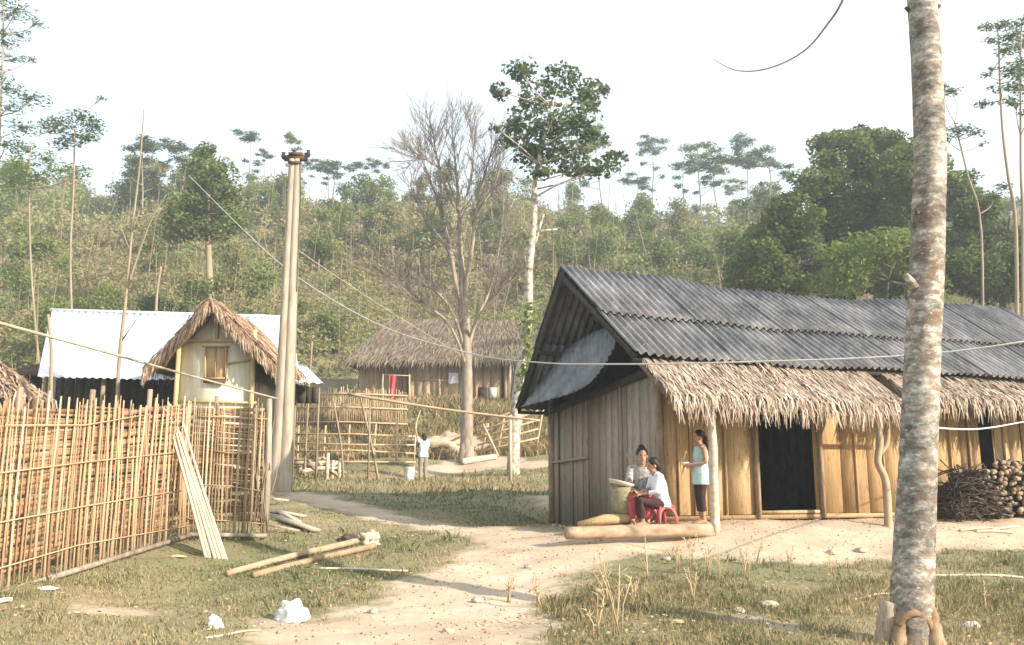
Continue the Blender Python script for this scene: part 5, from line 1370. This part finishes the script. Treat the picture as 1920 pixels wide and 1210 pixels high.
# dark tree left
cl_ = px_clumps([(386,284,24,20),(375,312,34,26),(412,322,42,30),(385,350,52,30),(425,362,36,28),(355,385,52,26),(415,400,50,30),(335,410,42,20),(440,420,30,24),(385,432,60,22),(330,440,30,16)], 47, 8, 1.5)
tree('broadleaf_tree', 'rounded dark green tree standing above the white metal roof', 'tree', [on(392, 47), at(392, 500, 47), at(390, 400, 47), at(388, 310, 47)], .25, .05, cl_, 650, .25, ('leaf_deep', 'leaf_mid'), 'bark_thin', 9, None, .06, .35, .2)
for i, (px, Y, h, w_, lab) in enumerate([(400, 45, 7.0, 100, 'dark green bush under the rounded dark tree above the white roof'), (345, 44, 3.4, 70, 'leafy green bush behind the peak of the thatched gable hut'), (455, 46, 3.6, 75, 'green bush left of the concrete pole behind the thatch peak'), (150, 46, 5.0, 85, 'green leafy bush on the slope at the left behind the metal roof'), (560, 52, 3.0, 60, 'olive green bush on the slope just right of the concrete pole'), (640, 84, 5.5, 60, 'light green bush on the skyline right of the concrete pole'), (285, 50, 3.2, 60, 'small green bush between the thin pole tree and the dark rounded tree'),
                                         (30, 50, 7.5, 80, 'dark green bush at the far left edge of the hillside'), (1180, 74, 5, 60, 'light green bush on the hill left of the long ridge'), (1320, 70, 5, 80, 'light green bush on the hill above the middle of the dark ridge'), (700, 86, 5, 55, 'light green bush on the skyline left of the bare tree')]):
    g = on(px, Y); r = random.Random(200+i); cl = []
    for j in range(11):
        a = r.uniform(-1, 1); hh = r.uniform(.25, 1)*h*(1-.5*a*a); rx = r.uniform(.3, .5)*w_*Y/F; cl.append((g+V((a*w_*Y/F, r.uniform(-1, 1), hh)), (rx, rx, rx*.7)))
    tree('bush', lab, 'bush', [g, g+V((0, 0, h*.4)), g+V((.1, 0, h*.8))], .09, .02, cl, 300, .22 if Y < 60 else .32, ('leaf_mid', 'leaf_deep') if i in (0, 1, 2, 5, 6) else ('leaf_mid', 'leaf_lime'), 'bark_thin', 300+i, None, .04)

# thin feathery trees ---------------------------------------------------
def feather(label, Y, stem, sprays, seed, leaf=.16, n_per=150, mats='leaf_feather', r0=.065, group=None, name='feathery_tree'):
    st = [on(stem[0][0], Y)]+[at(a, b, Y) for a, b in stem[1:]]
    return tree(name, label, 'tree', st, r0, .03, px_clumps(sprays, Y, seed, 1.0), n_per, leaf, mats, 'bark_thin', seed, group, .035, .75, .35, .4, 2.4, None, 6)
feather('feathery tree with tiered sprays rising out of the top left corner', 37, [(-10, 700), (-8, 500), (-2, 300), (5, 100), (8, -60)], [(30,18,48,9),(70,44,24,7),(15,34,30,8),(35,66,30,9),(-20,60,40,12),(22,105,30,10),(60,112,14,6),(12,82,30,8),(18,166,36,12),(60,186,44,12),(20,200,40,12),(-10,140,40,14),(40,240,40,18),(10,270,40,20),(-30,-20,60,20),(30,-30,40,14)], 21, .17, 190)
feather('feathery tree with one broad flat crown left of the white roof skyline', 41, [(130, 700), (132, 500), (138, 350), (140, 240)], [(110,232,36,14),(150,222,40,16),(180,238,30,14),(140,252,50,14),(85,240,26,12),(165,262,24,10),(120,270,34,12),(190,185,12,4)], 22, .2, 200)
feather('feathery young tree with yellowish top at the left of the hillside', 44, [(60, 700), (58, 500), (55, 330), (60, 270)], [(50,280,40,18),(90,300,34,18),(30,310,36,20),(70,330,50,22),(110,320,30,16),(20,340,40,20),(150,320,30,16)], 23, .24, 210, 'leaf_lime')
feather('tall thin feathery tree at the right edge, left of its twin', 31, [(1912, 560), (1905, 440), (1890, 330), (1878, 220), (1872, 60)], [(1850,50,20,6),(1880,48,28,9),(1895,70,34,14),(1855,76,16,5),(1885,95,26,12),(1862,130,12,5),(1900,130,30,18),(1850,140,16,5),(1875,165,26,8),(1845,195,22,6),(1890,190,22,7),(1905,165,20,12)], 24, .15, 150, 'leaf_feather', .075)
feather('tall thin feathery tree cut by the right edge of the picture', 32, [(1922, 560), (1918, 440), (1914, 300), (1914, 60)], [(1915,45,24,10),(1940,70,40,18),(1912,90,22,16),(1935,120,40,20),(1910,145,18,14),(1930,170,30,16),(1905,195,20,6),(1945,30,30,12),(1925,210,22,5)], 25, .16, 200, 'leaf_feather', .08)
feather('leaning twiggy tree with small leaf tufts just right of the near trunk', 36, [(1850, 560), (1840, 440), (1815, 330), (1790, 230)], [(1785,170,24,10),(1800,245,30,14),(1830,250,18,8),(1845,270,12,5),(1775,260,16,10),(1865,370,30,14),(1820,330,26,16),(1880,350,20,8),(1770,160,12,8)], 26, .18, 120, 'leaf_feather', .06)
# thin bare pole trees in front of and around the white roofed house
def pole_tree(label, pts, Y, r0, r1, name='sapling', group=None):
    k = curve_pts([on(pts[0][0], Y)-V((0, 0, .2))]+[at(a, b, Y) for a, b in pts[1:]], 5)
    root = thing(name, label, 'tree', k[0], group); MB().tube(k, radii(k, r0, r1), 6).build('trunk', 'bark_thin', root, smooth=True); return root
t_ = pole_tree('tall slim bare sapling crossing the white metal roof', [(219, 760), (222, 700), (236, 560), (248, 430), (262, 310), (270, 205)], 21.5, .055, .012)
k = curve_pts([at(237, 545, 21.5), at(262, 470, 21.4), at(285, 410, 21.3), at(312, 365, 21.2)], 4); MB().tube(k, radii(k, .03, .01), 5).build('branch', 'bark_thin', t_)
for a, b in (((243, 470), (225, 420)), ((246, 440), (262, 395)), ((228, 640), (262, 590))): MB().tube([at(*a, 21.5), at(*b, 21.4)], [.02, .007], 5).build('branch', 'bark_thin', t_)
pole_tree('thin bare post pole at the left end of the white roof', [(97, 760), (96, 690), (95, 640), (90, 590)], 21.8, .045, .035)
pole_tree('short pale broken tree stem behind the thatched gable peak', [(292, 760), (293, 620), (294, 555), (302, 500)], 34, .07, .04)
t_ = pole_tree('thin dark leaning stem in front of the woven slat fence', [(712, 915), (700, 850), (684, 780), (676, 745)], 28.5, .05, .03); t_['label'] = 'thin leaning stem standing before the yellowish rail fence'
pole_tree('thin leaning pale stem right of the firewood heap', [(645, 890), (640, 840), (632, 790), (625, 750)], 29.5, .04, .03)
pole_tree('thin upright pale stem left of the firewood heap', [(571, 890), (575, 800), (585, 640)], 29, .045, .03)

# hillside: repeated slim trees with umbrella crowns ----------------------
def proto(kind, seed):
    r = random.Random(seed); h = r.uniform(7, 9)
    tr = [V((0, 0, 0)), V((r.uniform(-.2, .2), 0, h*.4)), V((r.uniform(-.4, .4), r.uniform(-.2, .2), h*.75)), V((r.uniform(-.5, .5), 0, h))]
    cl = []
    if kind == 'umbrella':
        for i in range(r.randint(6, 13)):
            a = r.uniform(0, 6.28); q = r.uniform(.2, 1.6); cl.append((V((tr[3].x+math.cos(a)*q, math.sin(a)*q, h-.35*q*q*.5+r.uniform(-.9, .35))), (r.uniform(.5, .9), r.uniform(.5, .9), r.uniform(.16, .28))))
        for i in range(r.randint(2, 6)):
            a = r.uniform(0, 6.28); cl.append((V((tr[2].x+math.cos(a)*1.3, math.sin(a)*1.3, h*r.uniform(.5, .85))), (r.uniform(.3, .7), .5, .2)))
        return tr, cl, .20, ['leaf_feather', 'leaf_lime'][seed % 2], .07, .8
    for i in range(13):
        a = r.uniform(0, 6.28); z = r.uniform(.35, 1)*h*.72; q = r.uniform(.1, 1.4)*(1.15-z/h); cl.append((V((math.cos(a)*q, math.sin(a)*q, z)), (r.uniform(.7, 1.1), r.uniform(.7, 1.1), r.uniform(.5, .8))))
    return [p*.72 for p in tr], cl, .25, [('leaf_mid', 'leaf_lime'), ('leaf_mid', 'scrub'), ('leaf_deep', 'leaf_mid')][seed % 3], .08, .35
def spawn(kind, seeds, spots_, name, label, group, rs_=(.8, 1.2)):
    r = random.Random(seeds[0]*7); src = {}
    for q, (px, Y, h) in enumerate(spots_):
        g = on(px, Y, -.2); sd = seeds[q % len(seeds)]
        if sd not in src:
            tr, cl, lf, mats, r0, up = proto(kind, sd); pr_ = proto(kind, seeds[0])
            o = tree(name, label, 'tree', tr, r0, .02, cl, 200, lf, pr_[3], 'bark_thin', 400+sd, group, .03, up, .3, .5, 1.5, None, 5); src[sd] = (o, tr[-1].z)
        else: o = copy_tree(src[sd][0])
        o.location = g; s = h/src[sd][1] if h else r.uniform(*rs_); k = r.uniform(.7, 1.35)
        o.scale = (s*k, s*k*r.uniform(.85, 1.15), s); o.rotation_euler = (r.gauss(0, .03), r.gauss(0, .03), r.uniform(0, 6.28))
r = random.Random(91)
def hgt(px, row, Y):           # tree height needed to reach a row
    return max(2., at(px, row, Y).z-on(px, Y).z)
sk = [(1240,262,92),(1335,262,90),(1430,265,88),(1300,300,94),(1370,305,92),(1465,285,86),(440,245,84),(515,255,88),(470,285,90),(560,300,92),(1145,245,94),(600,305,95),(300,270,80),(330,300,84),(230,268,78),(265,300,84),(205,320,80),(650,300,94),(1205,330,94),(1400,330,94),(350,330,90),(700,300,96)]
A_ = [(px, Y, hgt(px, row, Y)) for px, row, Y in sk]
spawn('umbrella', (2, 12, 22), A_[0::3], 'umbrella_tree', 'slim hillside tree with a bluish green flat feathery umbrella crown against the sky', 'slim umbrella trees along the skyline, bluish')
spawn('umbrella', (3, 13, 23), A_[1::3], 'umbrella_tree', 'slim hillside tree with a yellowish green flat feathery umbrella crown against the sky', 'slim umbrella trees along the skyline, yellowish')
spawn('umbrella', (4, 14, 24), A_[2::3], 'umbrella_tree', 'slim hillside tree with a loose grey green tiered feathery crown against the sky', 'slim tiered trees along the skyline')
def scatter(n, y0, y1, seed):
    r = random.Random(seed); out = []
    while len(out) < n:
        Y = r.uniform(y0, y1); px = r.uniform(-150, 2050)
        if 560 < px < 1000 and Y < 56: continue
        out.append((px, Y, r.uniform(3.2, 6.0)*(1.15 if Y > 75 else 1)))
    return out
spawn('bush', (3, 33, 63), scatter(40, 62, 98, 1), 'hillside_tree', 'small light green leafy tree among the brown scrub of the hillside', 'small light green trees on the hillside')
spawn('bush', (4, 34, 64), scatter(36, 54, 98, 2), 'hillside_tree', 'small olive brown leafy tree among the brown scrub of the hillside', 'small olive trees on the hillside')
spawn('bush', (5, 35, 65), scatter(26, 54, 98, 3), 'hillside_tree', 'small dark green leafy tree among the brown scrub of the hillside', 'small dark green trees on the hillside')

# brown scrub covering the hill: one mass nobody could count ----------------
ra = np.random.RandomState(17)
def scrub_pts(n, y0, y1, hmax, thr=-.55):
    y = y0+(y1-y0)*ra.uniform(0, 1, n); x = ra.uniform(-1, 1, n)*(y*.66+6)
    P = np.stack([x, y, x*0], 1); c = vnoise(P, .33)+.6*vnoise(P+9, .9)
    ok = c > thr+ra.uniform(-.3, .3, n)
    inb = (y < 52) & (x > -10.5) & (x < 3.0) & (y < 48)
    ok &= ~inb
    u = (x-HR.x)*HU.x+(y-HR.y)*HU.y; v = (x-HR.x)*HV.x+(y-HR.y)*HV.y
    ok &= ~((u > -1) & (u < 12) & (v < 5))
    x, y, c = x[ok], y[ok], c[ok]; z = gz_np(x, y)
    h = hmax*np.clip(.55+.45*c, .15, 1.2)*ra.uniform(0, 1, len(x))**.8
    return np.stack([x, y, z+h], 1), h
def scrub_bushes(n, y0, y1, hmax, per, r0, r1):
    Pc, h = scrub_pts(n, y0, y1, hmax, -.75); k = len(Pc)
    rr = ra.uniform(r0, r1, k); d = ra.normal(size=(k, per, 3)); d /= np.linalg.norm(d, axis=2)[:, :, None]
    d[:, :, 2] = np.abs(d[:, :, 2])*1.15-.25
    q = ra.uniform(.55, 1.05, (k, per, 1))
    return (Pc[:, None, :]+d*q*rr[:, None, None]).reshape(-1, 3)
P1 = scrub_bushes(3000, 44, 70, 3.2, 75, .45, 1.15); P2 = scrub_bushes(3200, 67, 104, 4.0, 75, .6, 1.5)
a_ = leaf_quads(P1, .24, ra, .35, .5); b_ = leaf_quads(P2, .36, ra, .35, .55)
P0, _ = scrub_pts(9000, 33, 46, 1.6, -.2); P0 = P0[(P0[:, 0] > 3) | (P0[:, 0] < -13)]
c_ = leaf_quads(P0, .22, ra, .2, .45)
vs_ = np.concatenate([a_[0], b_[0], c_[0]]); nq = len(vs_)//4
tag(mesh_np('hillside_scrub', vs_, np.arange(4*nq), np.full(nq, 4), M['scrub']), 'brown and olive scrub and saplings covering the hillside', 'scrub', None, 'stuff')
# dry leaf litter over the grass
nl = 26000; xl = ra.uniform(-7, 9, nl); yl = ra.uniform(6.3, 17, nl); Pl = np.stack([xl, yl, xl*0], 1)
kl = (vnoise(Pl, 1.3)+.6*vnoise(Pl+5, 3.1) > .55-ra.uniform(0, .9, nl)) & (dirt_np(xl, yl) < ra.uniform(.2, .8, nl))
for a_, b_, rr__ in ((1470, 1165, .9), (330, 1150, .6), (1000, 1170, .7)):
    q = gp(a_, b_); kl |= (np.hypot((xl-q.x), (yl-q.y)*1.6) < rr__*ra.uniform(.2, 1, nl))
xl, yl = xl[kl], yl[kl]
vl = leaf_quads(np.stack([xl, yl, gz_np(xl, yl)+ra.uniform(.006, .04, len(xl))], 1), .045, ra, .85, .5)
tag(mesh_np('leaf_litter', vl[0], vl[1], vl[2], M['litter']), 'dry brown leaf litter strewn through the short grass', 'leaf litter', None, 'stuff')
# stems of the scrub
m = MB(); r = random.Random(19)
nst = 0
while nst < 900:
    Y = r.uniform(42, 98) if nst % 3 else r.uniform(34, 60); x = r.uniform(-1, 1)*(Y*.64+4)
    if Y < 50 and -11 < x < 3.2: continue
    u = (x-HR.x)*HU.x+(Y-HR.y)*HU.y; v = (x-HR.x)*HV.x+(Y-HR.y)*HV.y
    if -1 < u < 12 and v < 6: continue
    if Y < 44 and -4 < x < 0: continue
    g = V((x, Y, gz(x, Y)-.1)); h = r.uniform(2.5, 6.5); ln = V((r.gauss(0, .10)*h, r.gauss(0, .08)*h, h)); w_ = r.uniform(.018, .04)*(.6+Y/80)
    m.tube([g, g+ln*.5+V((r.gauss(0, .08), 0, 0)), g+ln], [w_, w_*.8, w_*.35], 3, cap=False); nst += 1
tag(m.build('scrub_stems', 'stem'), 'countless thin pale upright stems standing in the hillside scrub', 'scrub', None, 'stuff')

# near pale-barked tree ----------------------------------------------------
YN = 7.75
rng = random.Random(95)
nt_ = thing('pale_bark_tree', 'near straight tree trunk with pale flaky mottled bark at the right', 'tree', at(1708, 1218, YN))
def N3(px, row, dy=0): return at(px, row, YN+dy)
def hw(w_): return w_/F*YN/2
spec = [(1706, 1250, 82), (1706, 1210, 78), (1709, 1150, 76), (1712, 1080, 74), (1715, 1000, 71), (1720, 900, 68), (1724, 800, 66), (1728, 700, 64.5), (1733, 600, 63.5), (1738, 500, 63), (1741, 400, 61.5), (1744, 300, 60), (1741, 200, 58.5), (1736, 100, 57), (1729, 0, 56), (1722, -120, 54), (1722, -260, 50)]
kk = curve_pts([N3(a, b) for a, b, c in spec], 5)
rr_ = []
for i in range(len(spec)-1):
    for j in range(5): rr_.append(hw(lerp(spec[i][2], spec[i+1][2], j/5)))
rr_.append(hw(spec[-1][2]))
m = MB(); m.tube(kk, rr_, 28, jit=.012, rng=rng)
tro = m.build('trunk', 'pale_bark', nt_, smooth=True)
m = MB(); m.tube([N3(1715, 540, -.06), N3(1704, 524, -.07), N3(1698, 514, -.07)], [.05, .035, .02], 9); m.build('branch_stub', 'pale_bark', nt_, smooth=True)
m = MB(); m.ball(N3(1718, 398, -.125), (.012, .02, .03), 8, 6); m.build('knot_hole', 'brush', nt_)
for a, b in (((1706, 20), (1697, 14)), ((1757, 14), (1763, 10))): MB().tube([N3(*a), N3(*b)], [.025, .014], 7).build('bud_stub', 'twig_dark', nt_)
# flared root with an orange split lip over a dark hollow, and the grey dead stump leaning on the foot
m = MB()
for pts, ra0, rb0 in (([(1742, 1140, -.07), (1748, 1175, -.10), (1756, 1215, -.12), (1772, 1265, -.15)], .05, .10), ([(1690, 1150, -.08), (1686, 1190, -.11), (1680, 1230, -.14), (1668, 1270, -.18)], .04, .085), ([(1716, 1195, -.12), (1714, 1230, -.15), (1708, 1268, -.19)], .035, .08)):
    k = curve_pts([N3(*p) for p in pts], 5); m.tube(k, radii(k, ra0, rb0), 12, jit=.14, rng=rng)
m.build('root', 'root_wood', nt_, smooth=True)
m = MB(); k = curve_pts([N3(1684, 1172, -.13), N3(1698, 1156, -.155), N3(1718, 1150, -.165), N3(1738, 1160, -.15), N3(1750, 1182, -.14)], 5); m.tube(k, [(.016, .03)]*len(k), 9, jit=.15, rng=rng)
m.build('bark_lip', 'root_wood', nt_, smooth=True)
m = MB(); m.ball(N3(1714, 1185, -.135), (.075, .03, .10), 12, 8); m.build('hollow', 'brush', nt_)
m = MB(); a = N3(1655, 1260, .02); k = curve_pts([a, N3(1658, 1200, .0), N3(1664, 1155, -.02), N3(1668, 1128, -.02)], 4); m.tube(k, [.085]*4+[.075]*4+[.07]*4+[.055], 12, jit=.10, rng=rng)
tag(m.build('dead_stump', 'plank_grey', None, loc=a, smooth=True), 'short grey dead stump standing against the foot of the near trunk', 'stump')
# limbs above the picture and the thin drooping twig that hangs into it
topp = kk[-1]; m = MB()
L1 = curve_pts([N3(1722, -120), N3(1690, -200, -.1), N3(1640, -190, -.2), N3(1598, -60, -.25)], 5); m.tube(L1, radii(L1, .05, .012), 7)
tq = curve_pts([N3(1598, -60, -.25), N3(1578, 5, -.28), N3(1550, 48, -.3), N3(1515, 90, -.33), N3(1470, 118, -.36), N3(1425, 132, -.4), N3(1385, 133, -.42), N3(1355, 122, -.45), N3(1338, 110, -.46)], 4)
m.build('limb', 'pale_bark', nt_, smooth=True)
MB().tube(tq, radii(tq, .012, .002), 5).build('twig', 'twig_dark', nt_, smooth=True)
m = MB(); cl = []
for i in range(7):
    a = i*.9; e = topp+V((math.cos(a)*1.5, math.sin(a)*1.3, 1.2+.3*(i % 3))); k = curve_pts([topp, topp+(e-topp)*.5+V((0, 0, -.15)), e], 4); m.tube(k, radii(k, .07, .015), 6)
    cl.append(blob_points(140, tuple(e+V((0, 0, .3))), (.6, .6, .35), ra))
m.build('upper_limbs', 'pale_bark', nt_, smooth=True)
leaves('crown', nt_, np.concatenate(cl), .13, 'leaf_mid', 97, .4, .5)

# ------------------------------------------------------------------ the hazy air
hz = MB(); hz.box((0, 50, 22), (320, 272, 62))
ho_ = hz.build('haze', None); hm = bpy.data.materials.new('haze_air'); hm.use_nodes = True; t = hm.node_tree; t.nodes.clear()
pv = t.nodes.new('ShaderNodeVolumePrincipled'); pv.inputs['Color'].default_value = (.86, .94, 1, 1); pv.inputs['Density'].default_value = .0019; pv.inputs['Anisotropy'].default_value = .2
mo = t.nodes.new('ShaderNodeOutputMaterial'); t.links.new(pv.outputs[0], mo.inputs['Volume']); ho_.data.materials.append(hm)
tag(ho_, 'pale hazy air lying over the whole village and hillside', 'haze', None, 'stuff')
